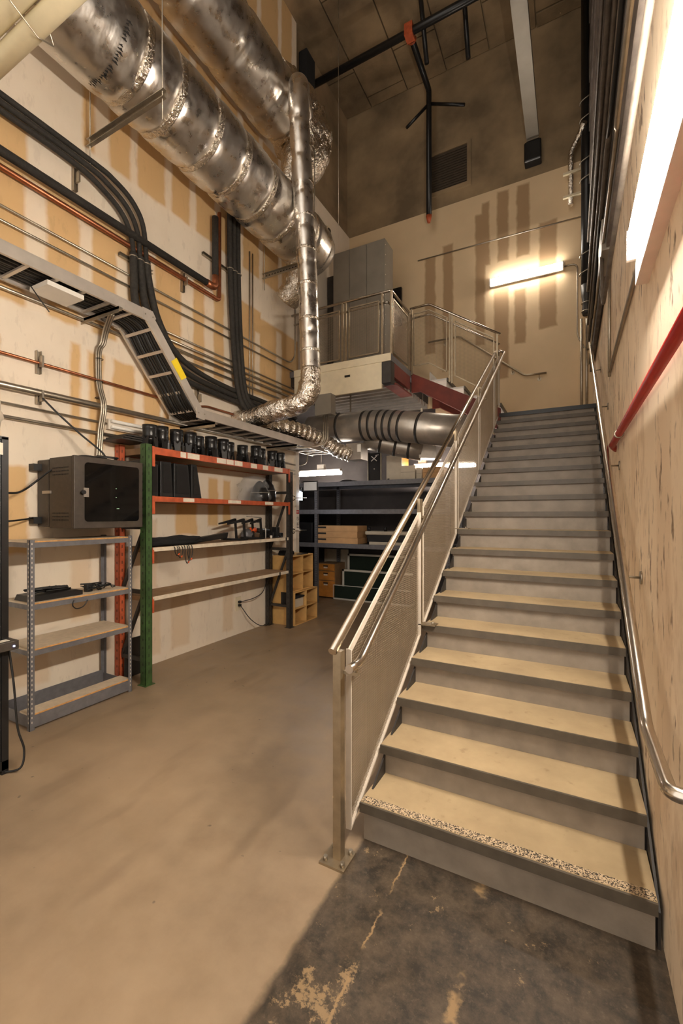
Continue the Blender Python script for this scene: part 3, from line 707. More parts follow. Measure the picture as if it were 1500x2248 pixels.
line('conduit', 'galv_rough', .012, [(-4.31, -1, 2.72), (-4.31, 2.9, 2.71)], 'thin steel conduit leading to the small white wall light fixture')
line('conduit', 'galv_rough', .017, [(-4.30, -1, 2.60), (-4.30, 3.6, 2.59)], 'steel conduit running just over the top of the black wall cabinet')
for y, nm in ((5.15, 'nearer'), (5.22, 'farther')): line('conduit', 'galv_rough', .011, [(-4.31, y, 5.75), (-4.31, y, 3.3)], f'{nm} of two thin vertical conduits beside the dropping black pipes')
for i, (y, z0, z1, d) in enumerate(((2.53, 4.93, 5.17, 'holding the three black curving pipes'), (3.87, 4.55, 4.80, 'holding the copper pipe'), (2.2, 3.04, 3.25, 'on the thin dull copper pipe'), (4.1, 3.13, 3.40, 'on the low black pipes'), (2.2, 2.76, 2.9, 'on the thickest conduit'))):
    c = thing('strut_clamp', (-4.3, y, z0), f'short upright strut clamp {d}', 'clamp')
    MB().box(WL, -4.29, y-.02, y-.016, z0, z1).box(WL, -4.29, y+.016, y+.02, z0, z1).box(WL, -4.325, y-.02, y+.02, z0, z1).build('strut', 'galv_rough', c)
    MB().box(-4.29, -4.23, y-.008, y+.008, (z0+z1)/2-.05, (z0+z1)/2+.05).build('clamp_strap', 'galv_rough', c)
for y0, y1, z, d in ((3.0, 3.42, 4.57, 'behind the curving black pipes'), (4.2, 4.92, 5.22, 'behind the dropping black pipes')):
    MB().box(WL, -4.29, y0, y1, z-.02, z-.016).box(WL, -4.29, y0, y1, z+.016, z+.02).box(WL, -4.325, y0, y1, z-.02, z+.02).build('strut_rail', 'galv_rough', None, f'level steel strut rail {d}', 'strut')

# ---------------------------------------------------------------- ladder cable tray
ct = thing('cable_tray', (-4.0, 3.0, 2.9), 'aluminium ladder cable tray stepping down along the left wall', 'cable tray')
XO, XN = -3.80, -4.25
secs = [((-1., 3.78), (2.97, 3.78)), ((2.97, 3.78), (3.68, 2.93)), ((3.68, 2.93), (6.85, 2.90))]
for x, s in ((XO, 1), (XN, -1)):
    for (a, b) in secs:
        d = Vector((0, b[0]-a[0], b[1]-a[1])).normalized(); n = Vector((0, -d.z, d.y))
        mb = MB().bar((x, a[0], a[1]), (x, b[0], b[1]), .004, .10, n)
        for q in (-.05, .05): mb.bar(Vector((x-s*.012, a[0], a[1]))+n*q, Vector((x-s*.012, b[0], b[1]))+n*q, .026, .004, n)
        mb.build('side_rail', 'tray', ct)
    for (yy, zz) in (secs[1][0], secs[1][1]):
        mb = MB().prism([(yy-.07, zz-.06), (yy+.05, zz-.07), (yy+.09, zz+.0), (yy+.05, zz+.06), (yy-.07, zz+.06)], 0, x-.005*s, x+.004*s)
        jp = mb.build('joint_plate', 'tray', ct)
        for q in (-.04, .05): MB().tube([(x+s*.004, yy+q, zz), (x+s*.01, yy+q, zz)], .008, 6).build('bolt', 'galv_rough', jp)
for (a, b) in secs:
    L = math.hypot(b[0]-a[0], b[1]-a[1]); d = Vector((0, b[0]-a[0], b[1]-a[1])).normalized(); n = Vector((0, -d.z, d.y))
    k = .12
    while k < L:
        q = Vector((0, a[0], a[1]))+d*k-n*.035
        MB().bar((XN, q.y, q.z), (XO, q.y, q.z), .03, .018, n).build('rung', 'tray', ct); k += .23
MB().box(XO+.005, XO+.008, 3.36, 3.37, 3.2, 3.21).prism([(3.25, 3.40), (3.32, 3.46), (3.46, 3.285), (3.39, 3.235)], 0, XO+.004, XO+.007).build('warning_sticker', 'yellow', ct)
for y, z in ((2.62, 3.70), (3.86, 2.85), (5.6, 2.84)):
    MB().box(WL, XO+.06, y-.02, y+.02, z-.02, z+.005).box(WL, XO+.06, y-.02, y-.016, z-.05, z+.005).build('support_bracket', 'galv_rough', ct)
tp = lambda y: 3.755 if y < 2.9 else (3.755-(y-2.9)*1.19 if y < 3.6 else 2.905)
for k in range(9):
    x = -4.20+k*.045
    j = random.uniform(-.012, .012)
    pts = smooth_path([(x, -1, 3.775+j), (x+.02*math.sin(k), 1.2, 3.77), (x-.01, 2.3, 3.785+j), (x, 2.93, 3.76), (x, 3.15, 3.54), (x+.01*math.cos(k*2), 3.4, 3.235+j), (x, 3.66, 2.94), (x, 4.2, 2.93), (x, 5.5, 2.915), (x, 6.7, 2.905)], 5)
    MB().tube(pts, .017+.004*(k % 3), 7).build('black_cable', 'black_cable', None, 'black cable lying along the ladder cable tray', 'cable', 'black cables in the ladder tray')
wb = thing('white_box', (-4.0, 2.2, 3.7), 'flat white box tucked under the upper cable tray', 'box')
MB().box(-4.15, -3.88, 2.05, 2.36, 3.685, 3.725).build('box', 'paper', wb)
for k, (a, nm) in enumerate(((0, 'left'), (.022, 'middle'), (.044, 'right'))):
    pts = smooth_path([(-4.05, 2.72+a, 3.76), (-4.20, 2.76+a, 3.64), (-4.27, 2.77+a, 3.52), (-4.285, 2.735+a, 3.42), (-4.285, 2.74+a, 3.1), (-4.24, 2.76+a, 2.87), (-4.285, 2.755+a, 2.6), (-4.285, 2.735+a, 2.30)], 6)
    line_o = MB().tube(pts, .011, 7).build('grey_cable', 'galv_rough', None, f'{nm} of three grey cables tied together down the wall from the tray', 'cable', 'grey tied cables')
for z in (3.35, 3.12, 2.95): MB().ring((-4.285, 2.762, z), (0, 0, 1), .036, .004, 16, 4).build('cable_tie', 'black_cable', None, {3.35: 'highest', 3.12: 'middle', 2.95: 'lowest'}[z]+' black tie around the grey cables on the wall', 'tie')
for pts, r, txt in (([(-4.2, 2.18, 2.80), (-4.15, 2.28, 2.68), (-4.1, 2.45, 2.52), (-4.0, 2.6, 2.36), (-3.95, 2.62, 2.28)], .009, 'black cable drooping from the thick conduit to the wall cabinet'),
                    ([(-3.6, 1.5, 1.93), (-3.9, 1.8, 1.92), (-4.2, 2.05, 1.98), (-4.1, 2.2, 2.15), (-3.95, 2.35, 2.28), (-3.95, 2.62, 2.285)], .009, 'black cable curving from the black rack over the wall cabinet'),
                    ([(-3.6, 1.5, 1.70), (-4.0, 1.85, 1.70), (-4.3, 2.15, 1.72)], .008, 'straight black cable from the black rack to the cabinet foot'),
                    ([(-4.05, 2.0, 3.70), (-4.0, 2.06, 3.58), (-3.98, 2.12, 3.50)], .005, 'short loose black wire hanging from the upper cable tray')):
    MB().tube(smooth_path(pts, 8), r, 7).build('cable', 'black_cable', None, txt, 'cable')

# ---------------------------------------------------------------- fluorescent lights
lf = thing('fluorescent_light', (.28, 1.45, 3.05), 'long twin-tube fluorescent light fixed to the right wall', 'light')
MB().prism([(.277, 2.86), (WR, 2.86), (WR, 3.14), (.277, 3.10)], 1, 1.18, 2.53).build('housing', 'white_metal', lf)
for z in (3.0, 3.07): MB().tube([(.256, 1.22, z), (.256, 2.48, z)], .019, 10).build('tube', 'tube_key', lf)
for y in (1.205, 2.495): MB().box(.238, .28, y-.012, y+.012, 2.97, 3.11).build('socket', 'white_metal', lf)
lb = thing('fluorescent_light', (-.73, BY-.08, 6.05), 'fluorescent light fixed high on the back wall above the landing', 'light')
MB().box(-1.34, -.12, BY-.05, BY, 6.04, 6.18).build('housing', 'white_metal', lb)
for z in (6.07, 6.15): MB().tube([(-1.33, BY-.075, z), (-.13, BY-.075, z)], .019, 10).build('tube', 'tube_back', lb)
for x in (-1.345, -.115): MB().box(x-.012, x+.012, BY-.1, BY, 6.04, 6.18).build('socket', 'white_metal', lb)
for nm, xa, xb, y, z in (('left end of the alcove shelving', -5.25, -4.12, 7.75, 2.60), ('boxes at the right of the alcove shelving', -2.65, -1.5, 8.0, 2.64)):
    l = thing('fluorescent_light', ((xa+xb)/2, y, z), f'hanging fluorescent light above the {nm}', 'light')
    MB().box(xa, xb, y-.05, y+.05, z+.05, z+.09).build('housing', 'white_metal', l)
    for dy in (-.045, .045): MB().tube([(xa+.02, y+dy, z+.015), (xb-.02, y+dy, z+.015)], .035, 12).build('tube', 'tube_alcove', l)
    xr = (xa+xb)/2+.1 if xa < -4 else -2.49
    MB().tube([(xr, y, z+.09), (xr, y, 3.9 if xa < -4 else PZ-.1)], .006, 6).build('suspension_rod', 'galv_rough', l)
    MB().box(xr-.08, xr+.08, y-.04, y+.04, z+.09, z+.2).build('canopy_box', 'white_metal', l)
ll = thing('lamp', (-4.36, 6.62, 1.9), 'small cool white lamp glowing on the end of the wall behind the rack', 'lamp')
MB().tube([(-4.30, 6.52, 2.02), (-4.30, 6.52, 2.16)], .045, 14).build('bulb', 'bulb', ll)
MB().tube([(-4.30, 6.52, 2.16), (-4.30, 6.52, 2.25)], .03, 12).build('lamp_holder', 'black_plastic', ll)
MB().tube(smooth_path([(-4.30, 6.52, 2.25), (-4.31, 6.5, 2.45), (-4.29, 6.44, 2.65)], 6), .006, 6).build('cord', 'black_cable', ll)
sl = thing('light_fixture', (-4.27, 3.02, 2.66), 'short unlit white light fixture on the left wall above the rack', 'light')
MB().box(WL, -4.28, 2.86, 3.42, 2.65, 2.76).build('housing', 'white_metal', sl)
for z in (2.675, 2.735): MB().tube([(-4.26, 2.88, z), (-4.26, 3.40, z)], .017, 10).build('tube', 'paper', sl)

# ---------------------------------------------------------------- right wall services
line('red_pipe', 'red', .024, [(.295, -1, 2.31), (.295, 4.14, 2.31), (.33, 4.22, 2.29)], 'red fire pipe running level along the beige right wall', rad=.05, seg=12)
MB().ring((.295, 3.55, 2.31), (0, 1, 0), .026, .006, 16, 5).build('pipe_clamp', 'galv_rough', None, 'thin steel clamp around the red pipe', 'clamp')
line('conduit', 'galv_rough', .013, [(.31, 2.53, 3.04), (.315, 2.8, 3.07), (.315, 4.62, 3.07), (.315, 4.66, 3.07)], 'steel conduit running level from the wall light to a lower corner', rad=.08)
line('conduit', 'galv_rough', .013, [(.315, 4.70, 3.03), (.315, 4.70, 4.2)], 'upright steel conduit dropping from the grey box on the right wall')
MB().box(.24, WR, 4.45, 4.95, 4.08, 4.36).build('conduit_box', 'grey_cab', None, 'grey metal box at the foot of the dark boarding', 'box', bevel=.008)
line('conduit', 'galv_rough', .014, [(.235, .3, 4.02), (.235, 3.0, 4.02), (.255, 3.15, 4.14), (.255, 8.0, 4.18)], 'bright steel conduit along the lower edge of the dark boarding', rad=.06)
line('conduit', 'dusty_pipe', .016, [(.25, .3, 3.58), (.25, 4.4, 3.58), (.25, 4.55, 3.75), (.25, 4.6, 4.1)], 'steel conduit along the right wall just above the lit fixture', rad=.06)
for k, (z, r) in enumerate(((4.55, .02), (4.95, .014), (5.5, .022), (6.3, .014))):
    line('conduit', 'dusty_pipe', r, [(.245, .3, z), (.245, 8.1, z-.1)], ('lowest', 'second lowest', 'second highest', 'highest')[k]+' of four dusty pipes fixed across the dark boarding', group='pipes across the dark boarding')
line('cable', 'black_cable', .014, [(.24, 2.4, 4.5), (.235, 3.2, 4.35), (.24, 4.0, 4.6), (.24, 5.5, 4.35), (.24, 6.2, 4.2)], 'sagging black cable in front of the dark boarding', 'cable', .3)
bpz = thing('drain_pipe', (.22, 8.3, 5.2), 'thick black vertical drain pipe in the corner above the landing', 'pipe')
MB().tube([(.235, 8.32, 5.55), (.235, 8.32, CZ)], .085, 20).build('pipe_run', 'black_satin', bpz)
MB().tube([(.235, 8.32, 5.10), (.235, 8.32, 5.16), (.235, 8.32, 5.30), (.235, 8.32, 5.42), (.235, 8.32, 5.6)], [.06, .075, .06, .08, .092], 18).build('coupling', 'dark_steel', bpz)
for z in (5.30, 5.16): MB().ring((.235, 8.32, z), (0, 0, 1), .077, .008, 20, 5).build('hose_clamp', 'galv_rough', bpz)
for z in (5.75, 6.05, 7.3, 7.6, 8.3, 8.6):
    MB().tube(smooth_path([(.13, 8.28, z), (.15, 8.22, z+.02), (.26, 8.2, z+.06), (WR-.05, 8.22, z+.08)], 4), .010, 6).build('pipe_bracket', 'galv_rough', bpz)
fp = thing('lagged_pipe', (0, 8.43, 7.1), 'short foil-lagged pipe with two strut arms high on the back wall', 'pipe')
MB().tube(bend([(.2, 8.2, 8.25), (.12, 8.38, 8.18), (0.0, 8.43, 8.0), (0.0, 8.43, 7.08)], .1), .045, 14).build('pipe_run', 'foil_crumpled', fp)
for z in (7.62, 7.22): MB().box(-.12, .24, 8.37, 8.41, z-.02, z+.02).build('strut_arm', 'ivory', fp)
line('conduit', 'galv_rough', .013, [(-.12, BY-.02, 6.11), (.10, BY-.02, 6.11), (.10, BY-.02, 4.85), (.22, BY-.02, 4.6), (.3, BY-.02, 4.55)], 'thin conduit dropping from the back wall light to the corner', rad=.1)
line('conduit', 'galv_rough', .012, [(-2.76, BY-.02, 6.94), (.2, BY-.02, 6.90)], 'thin conduit running level high across the back wall')
for x in (.16, .24): line('conduit', 'galv_rough', .02, [(x, BY-.1, ZL), (x, BY-.1, 5.1)], ('left' if x < .2 else 'right')+' of two upright conduits in the landing corner')

# ---------------------------------------------------------------- high ceiling fittings
line('sprinkler_main', 'black_satin', .06, [(-4.4, 7.06, 9.98), (.2, 7.06, 9.98)], 'black sprinkler main running across under the dark ceiling', seg=12)
sp = thing('sprinkler_drop', (-2.43, 8.2, 7.5), 'black sprinkler branch that turns and drops down the back wall', 'pipe')
MB().tube(bend([(-2.43, 7.06, 9.98), (-2.43, 8.2, 9.98), (-2.43, 8.2, 7.55)], .06), .052, 12).build('pipe_run', 'black_satin', sp)
MB().box(-2.50, -2.36, 6.98, 7.14, 9.88, 10.08).ring((-2.43, 7.2, 9.98), (0,1,0), .06, .02, 14, 5).build('orange_coupling', 'orange', sp)
MB().tube([(-2.43, 8.2, 7.55), (-2.43, 8.2, 7.42)], [.06, .03], 10).build('orange_cap', 'orange', sp)
for q in ((-2.85, 8.1, 9.35), (-1.75, 8.2, 9.40)): MB().tube([(-2.43, 8.2, 9.72), q], .028, 8).build('side_arm', 'black_satin', sp)
for (x, y) in ((-2.2, 7.3), (-1.55, 7.55)):
    MB().tube([(x, y-.45, CZ-.05), (x, y, 9.55)], .04, 8).build('ceiling_strut', 'black_satin', None, ('nearer left' if x < -2 else 'right')+' of two black struts slanting below the sprinkler main', 'strut')
bm = thing('steel_channel', (-.6, 6.5, 8.4), 'pale grey steel channel running along below the dark ceiling', 'beam')
MB().box(-.70, -.50, 3.0, 8.40, 8.44, 8.45).box(-.70, -.69, 3.0, 8.40, 8.45, 8.58).box(-.51, -.50, 3.0, 8.40, 8.45, 8.58).build('channel', 'grey_cab', bm)
MB().box(-.70, -.50, 8.38, 8.40, 8.42, 8.46).build('end_lip', 'galv_rough', bm)
MB().tube([(-.6, 4, 8.55), (-.6, 4, CZ)], .008, 6).tube([(-.6, 7, 8.55), (-.6, 7, CZ)], .008, 6).build('hanger_rods', 'dark_steel', bm)
MB().box(-.74, -.46, 8.36, BY, 8.05, 8.40).build('shadow_block', 'black_satin', None, 'black block imitating the shadow on the dark wall below the grey channel end', 'bracket', bevel=.02)  # dark smudge of shade below the channel end, built as a black block
vg = thing('vent_grille', (-2.12, BY, 8.2), 'square dark ventilation grille on the upper back wall', 'vent')
MB().box(-2.52, -1.72, BY-.02, BY, 8.18, 8.96).build('backing', 'vent', vg)
for a in ((-2.55, -1.70, 8.12, 8.20), (-2.55, -1.70, 8.94, 9.0), (-2.55, -2.49, 8.20, 8.94), (-1.77, -1.70, 8.20, 8.94)): MB().box(a[0], a[1], BY-.04, BY, a[2], a[3]).build('frame_bar', 'dark_wall', vg)
for k in range(14): MB().bar((-2.48, BY-.03, 8.23+k*.05), (-1.78, BY-.03, 8.23+k*.05), .02, .004, (0, -.5, 1)).build('louvre', 'vent', vg)
MB().box(WL-.06, WL+.12, 6.6, 6.9, 8.9, 10.2).build('black_hatch', 'black_cloth', None, 'black box hung at the top of the left wall beside the duct elbow', 'box', bevel=.02)

# ---------------------------------------------------------------- wall-mounted network cabinet
nc = thing('network_cabinet', (-4.04, 2.515, 1.63), 'charcoal wall-mounted network cabinet with a smoked glass door', 'cabinet')
MB().box(-4.33, -4.14, 2.20, 2.86, 1.64, 2.25).build('rear_frame', 'cabinet', nc, bevel=.012)
bd = MB().box(-4.135, -3.79, 2.20, 2.86, 1.63, 2.26).build('body', 'cabinet', nc, bevel=.008)
for z0 in (2.10, 1.70):
    for k in range(6):
        for j in range(3): MB().box(-4.08+k*.042, -4.05+k*.042, 2.196, 2.2, z0+j*.03, z0+.008+j*.03).build('vent_slot', 'print', bd)
dr = MB().box(-3.785, -3.75, 2.195, 2.865, 1.628, 2.262).build('door', 'cabinet', nc, bevel=.006)
def rrect(y0, y1, z0, z1, r):
    o = []
    for cy, cz, a in ((y1-r, z1-r, 0), (y0+r, z1-r, 90), (y0+r, z0+r, 180), (y1-r, z0+r, 270)):
        for k in range(5): t = math.radians(a+k*22.5); o.append((cy+r*math.cos(t), cz+r*math.sin(t)))
    return o
MB().prism(rrect(2.285, 2.82, 1.69, 2.21, .03), 0, -3.752, -3.745).build('glass_pane', 'glass', dr)
MB().box(-3.748, -3.735, 2.27, 2.315, 1.905, 1.985).build('lock_plate', 'galv', dr)
MB().tube([(-3.735, 2.262, 1.945), (-3.715, 2.262, 1.945)], .018, 12).build('lock_knob', 'black_plastic', dr)
for (y, z) in ((2.575, 1.99), (2.575, 1.91), (2.60, 1.805), (2.585, 1.805)): MB().box(-3.7449, -3.742, y, y+.007, z, z+.004).build('status_light', 'led_green', dr)
MB().box(-4.22, -4.10, 2.185, 2.20, 1.94, 1.965).build('side_latch', 'galv', nc)
for z in (2.18, 1.70): MB().box(WL, -4.25, 2.13, 2.20, z-.03, z+.03).build('mounting_ear', 'black_plastic', nc)
MB().ring((-3.98, 2.6, 2.29), (0, 0, 1), .12, .008, 24, 5).ring((-3.95, 2.63, 2.305), (0.1, 0, 1), .09, .008, 24, 5).build('cable_coil', 'black_cable', None, 'small coil of black cable on top of the network cabinet', 'cable')

# ---------------------------------------------------------------- grey boltless shelving
def slotted_post(parent, x, y, sx, sy, z1, mat='grey_metal', w_=.038, slots=True, dark='label'):
    p = MB().box(x, x+sx*w_, y, y+sy*.003, 0, z1).box(x, x+sx*.003, y, y+sy*w_, 0, z1).build('post', mat, parent)
    if slots:
        mb = MB(); z = .06
        while z < z1-.04:
            mb.box(x+sx*.003, x+sx*.0036, y+sy*.012, y+sy*.020, z, z+.018) if False else None
            mb.box(x+sx*.015, x+sx*.021, y-sy*.0006, y, z, z+.016)
            mb.box(x-sx*.0006, x, y+sy*.015, y+sy*.021, z, z+.016); z += .038
        mb.build('slot_row', dark, p, kind='stuff')
    return p
gs = thing('boltless_shelving', (-4.07, 2.36, 0), 'grey steel shelving unit with pale board shelves below the network cabinet', 'shelf unit')
for x, sx in ((-3.85, -1), (-4.29, 1)):
    for y, sy in ((1.90, 1), (2.82, -1)): slotted_post(gs, x, y, sx, sy, 1.545)
for z, x0 in ((1.535, -4.285), (1.03, -4.285), (.655, -4.285), (.13, -4.02)):
    s = MB().box(x0, -3.862, 1.91, 2.81, z-.014, z).build('shelf_board', 'wood_shelf', gs)
    MB().box(-3.862, -3.8605, 1.93, 2.79, z-.013, z-.001).build('raw_edge', 'wood_edge', s)
    hh = .045 if z > .2 else .10
    MB().box(-3.858, -3.853, 1.915, 2.805, z-hh-.01, z-.012).build('front_beam', 'grey_metal', gs)
    MB().box(-4.287, -4.282, 1.915, 2.805, z-hh-.01, z+.02 if z < .2 else z-.012).build('rear_beam', 'grey_metal', gs)
    for y in (1.912, 2.803): MB().box(-4.28, -3.86, y, y+.005, z-hh-.01, z-.012).build('side_beam', 'grey_metal', gs)
df = thing('flat_device', (-4.0, 2.1, 1.03), 'flat black equipment tray with tangled leads on the grey shelving', 'equipment')
MB().prism([(1.93, 1.031), (2.36, 1.031), (2.36, 1.07), (2.30, 1.085), (1.95, 1.075)], 0, -4.15, -3.90).build('tray', 'black_plastic', df)
random.seed(3)
for k in range(5):
    pts = smooth_path([(-4.1+random.random()*.15, 1.95+random.random()*.35, 1.09+random.random()*.03) for _ in range(6)], 5)
    MB().tube(pts, .008, 6).build('lead', 'black_cable', df)
ch = thing('charger_tangle', (-4.0, 2.52, 1.03), 'tangle of black charger and leads at the right of the grey shelf', 'charger')
MB().box(-4.02, -3.97, 2.44, 2.50, 1.031, 1.10).build('power_brick', 'black_plastic', ch, bevel=.006)
for k in range(7):
    pts = smooth_path([(-4.06+random.random()*.14, 2.42+random.random()*.26, 1.036+random.random()*.07) for _ in range(6)], 5)
    MB().tube(pts, .005, 6).build('lead', 'black_cable', ch)
MB().tube(smooth_path([(-3.845, 2.25, 1.0), (-3.84, 2.235, .96), (-3.84, 2.27, .925), (-3.84, 2.33, .935), (-3.84, 2.37, .985)], 6), .005, 6).build('cable', 'black_cable', None, 'short loop of cable hanging under the middle grey shelf', 'cable')

# ---------------------------------------------------------------- pallet rack
pk = thing('pallet_rack', (-4.08, 4.3, 0), 'pallet rack with a green upright and orange beams along the left wall', 'rack')
def upright(x0, x1, y0, y1, z1, mat):
    u = MB().box(x0, x1, y0, y0+.004, 0, z1).box(x0, x1, y1-.004, y1, 0, z1).box(x1-.004, x1, y0, y1, 0, z1).build('upright', mat, pk)
    mb = MB(); z = .12
    while z < z1-.05:
        mb.box(x1, x1+.0008, (y0+y1)/2-.004, (y0+y1)/2+.004, z, z+.034)
        mb.box((x0+x1)/2-.005, (x0+x1)/2+.005, y0-.0008, y0, z, z+.024); z += .085
    mb.build('slot_row', 'print', u, kind='stuff')
    MB().box(x0-.02, x1+.02, y0-.02, y1+.02, 0, .006).build('foot_plate', mat, u)
upright(-3.91, -3.83, 2.96, 3.04, 2.48, 'green'); upright(-4.32, -4.25, 2.96, 3.03, 2.5, 'orange')
upright(-3.91, -3.84, 5.54, 5.62, 2.42, 'dark_steel'); upright(-4.31, -4.24, 5.54, 5.62, 2.42, 'dark_steel')
for y, mat, zs in ((3.0, 'dark_steel', (.25, .95, 1.62, 2.3)), (5.58, 'dark_steel', (.33, 1.22, 2.1))):
    for z in zs: MB().box(-4.25, -3.9, y-.015, y+.015, z-.02, z+.02).build('cross_brace', mat, pk)
    for z0, z1 in zip(zs[:-1], zs[1:]): MB().bar((-4.25, y, z0), (-3.9, y, z1), .03, .03).build('diagonal_brace', mat, pk)
for zt_, zb in ((2.46, 2.385), (1.945, 1.89)):
    b = MB().box(-3.875, -3.845, 3.04, 5.54, zb, zt_).build('beam', 'orange', pk)
    MB().box(-4.31, -4.28, 3.03, 5.54, zb, zt_).build('rear_beam', 'orange', pk)
    for y in (3.04, 5.50): MB().box(-3.842, -3.836, y, y+.04, zb-.13, zt_+.005).build('end_plate', 'orange', b)
    MB().box(-4.28, -3.876, 3.04, 5.54, zb+.005, zt_-.004).build('shelf_board', 'brown_board', pk)
    tapes = ((3.42, 3.50), (3.52, 3.70), (3.98, 4.14), (4.15, 4.28), (4.30, 4.45), (4.62, 4.75), (4.88, 5.0), (5.15, 5.35)) if zt_ > 2 else ((3.46, 3.62), (4.18, 4.42), (4.93, 5.12))
    for a, c in tapes: MB().box(-3.8448, -3.8435, a, c, zb+.008, zt_-.006).build('label_tape', 'label', b)
for zt_ in (1.405, .89):
    s = MB().box(-4.30, -3.872, 3.045, 5.54, zt_-.03, zt_).build('shelf_board', 'brown_board', pk)
    MB().box(-3.872, -3.866, 3.06, 5.54, zt_-.042, zt_+.001).build('shelf_lip', 'white_edge', s)
    MB().box(-4.30, -3.90, 3.05, 5.53, zt_-.05, zt_-.03).build('shelf_support', 'brown_board', s)
    for y in (3.045, 5.46) if zt_ > 1 else (3.045, 5.30): MB().box(-3.865, -3.862, y, y+.03, zt_-.045, zt_+.001).build('shelf_clip', 'orange' if y < 4 else 'print', s)
    MB().box(-3.845, -3.838, 3.04, 3.07, zt_-.16, zt_-.02).build('end_plate', 'orange', pk)
for z in (2.02, 1.50):
    c = thing('spring_clamp', (-3.87, 5.66, z), ('upper' if z > 1.8 else 'lower')+' chrome grip clamp fixed to the far rack upright', 'clamp')
    MB().ring((-3.86, 5.66, z), (1, 0, 0), .035, .012, 16, 6).build('jaw', 'stainless', c)
    MB().tube([(-3.86, 5.66, z), (-3.80, 5.95, z+.005)], .008, 8).build('screw', 'stainless', c)
    MB().tube([(-3.83, 5.80, z-.04), (-3.83, 5.80, z+.045)], .007, 6).build('handle', 'stainless', c)
# lens tubes on the top shelf
tubes = [3.12, 3.32, 3.50, 3.67, 3.85, 4.04, 4.22, 4.39, 4.63, 4.88, 5.06, 5.30, 5.46]
ordn = ['first', 'second', 'third', 'fourth', 'fifth', 'sixth', 'seventh', 'eighth', 'ninth', 'tenth', 'eleventh', 'twelfth', 'thirteenth']
for i, y in enumerate(tubes):
    x = -3.97-.03*((i*5) % 3)
    h = 2.715+.008*((i*3) % 4-1)
    t = thing('lens_tube', (x, y, 2.462), f'{ordn[i]} black lens tube from the green upright on the top rack shelf', 'lens tube', 'black lens tubes on the top shelf')
    if i == 0: body_r = [.088, .085, .07, .07, .072, .072]
    MB().tube([(x, y, 2.56), (x, y, 2.60), (x, y, 2.66), (x, y, 2.665), (x, y, h)], [.072, .072, .072, .075, .075], 18).build('barrel', 'black_satin', t)
    a = .3+.35*((i*7) % 4)
    sk = []
    for k in range(8):
        q = a+2*PI*k/8; r = .082 if k % 2 else .066; sk.append((r*math.cos(q), r*math.sin(q)))
    mb = MB()
    for k in range(0, 8, 2):
        q = a+2*PI*k/8; c, s_ = math.cos(q), math.sin(q)
        A = [(-.028, .084), (.028, .084), (.022, .06), (-.022, .06)]
        vs = [(x+c*r-s_*w2*1.0, y+s_*r+c*w2*1.0, 2.462) for w2, r in A]+[(x+c*(r-.016)-s_*w2*1.4, y+s_*(r-.016)+c*w2*1.4, 2.585) for w2, r in A]
        mb.add(vs, [(0,1,2,3),(7,6,5,4),(0,4,5,1),(1,5,6,2),(2,6,7,3),(3,7,4,0)])
    mb.tube([(x, y, 2.57), (x, y, 2.54), (x, y, 2.50)], [.068, .05, .02], 14)
    mb.build('forked_base', 'black_satin', t)
# black cases on the second shelf
for (ya, yb, h, sl_, lb_) in ((3.06, 3.17, .34, .0, 'leftmost black case, half hidden by the green upright on the second shelf'), (3.20, 3.34, .385, .02, 'second black case from the green upright, with a bright edge'),
                         (3.38, 3.58, .38, .03, 'widest black case with a grey panel on the second rack shelf'), (3.63, 3.71, .395, .06, 'rightmost thin black case leaning on the second rack shelf')):
    t = thing('black_case', (-4.05, (ya+yb)/2, 1.946), lb_, 'case', 'black cases on the second shelf')
    MB().prism([(ya, 1.946), (yb+sl_*1.3, 1.946), (yb, 1.946+h), (ya-.0, 1.946+h)], 0, -4.22, -3.90).build('shell', 'black_plastic', t, bevel=.006)
    MB().prism([(ya+.03, 1.99), (yb+sl_-.02, 1.99), (yb-.025, 1.92+h), (ya+.03, 1.92+h)], 0, -3.90, -3.894).build('front_panel', 'black_satin', t)
for (y, x, lb_) in ((4.98, -3.98, 'black round stage light wrapped in clear plastic on the second rack shelf'), (5.28, -4.08, 'taller black stage light behind the plastic on the second rack shelf')):
    t = thing('stage_light', (x, y, 1.946), lb_, 'stage light')
    k = 0 if y < 5.1 else .05
    MB().tube([(x, y, 1.947), (x, y, 2.07+k), (x, y, 2.075+k), (x, y, 2.15+k), (x, y, 2.22+k), (x, y, 2.245+k)], [.135, .135, .125, .10, .05, .015], 24).build('shell', 'black_satin', t)
    MB().ring((x, y, 2.07+k), (0, 0, 1), .136, .005, 28, 5).build('rim', 'galv', t)
random.seed(5)
mb = MB(); vs = []; fs = []; na, nb = 22, 14
for i in range(nb+1):
    for k in range(na):
        q = 2*PI*k/na; f = i/nb; r = (.30*(1-.35*f**2)) if f < .97 else .05
        nz = noise.noise(Vector((math.cos(q)*2.2, math.sin(q)*2.2, f*4)))*.06+noise.noise(Vector((math.cos(q)*6, math.sin(q)*6, f*11)))*.03
        vs.append((-4.03+(r*.50+nz)*math.cos(q), 4.93+(r+nz)*math.sin(q), 1.95+.36*f))
for i in range(nb):
    for k in range(na): fs.append((i*na+k, i*na+(k+1)%na, (i+1)*na+(k+1)%na, (i+1)*na+k))
mb.add(vs, fs, True).build('plastic_bag', 'clear', None, 'crumpled clear plastic bag over the stage light on the second shelf', 'bag')

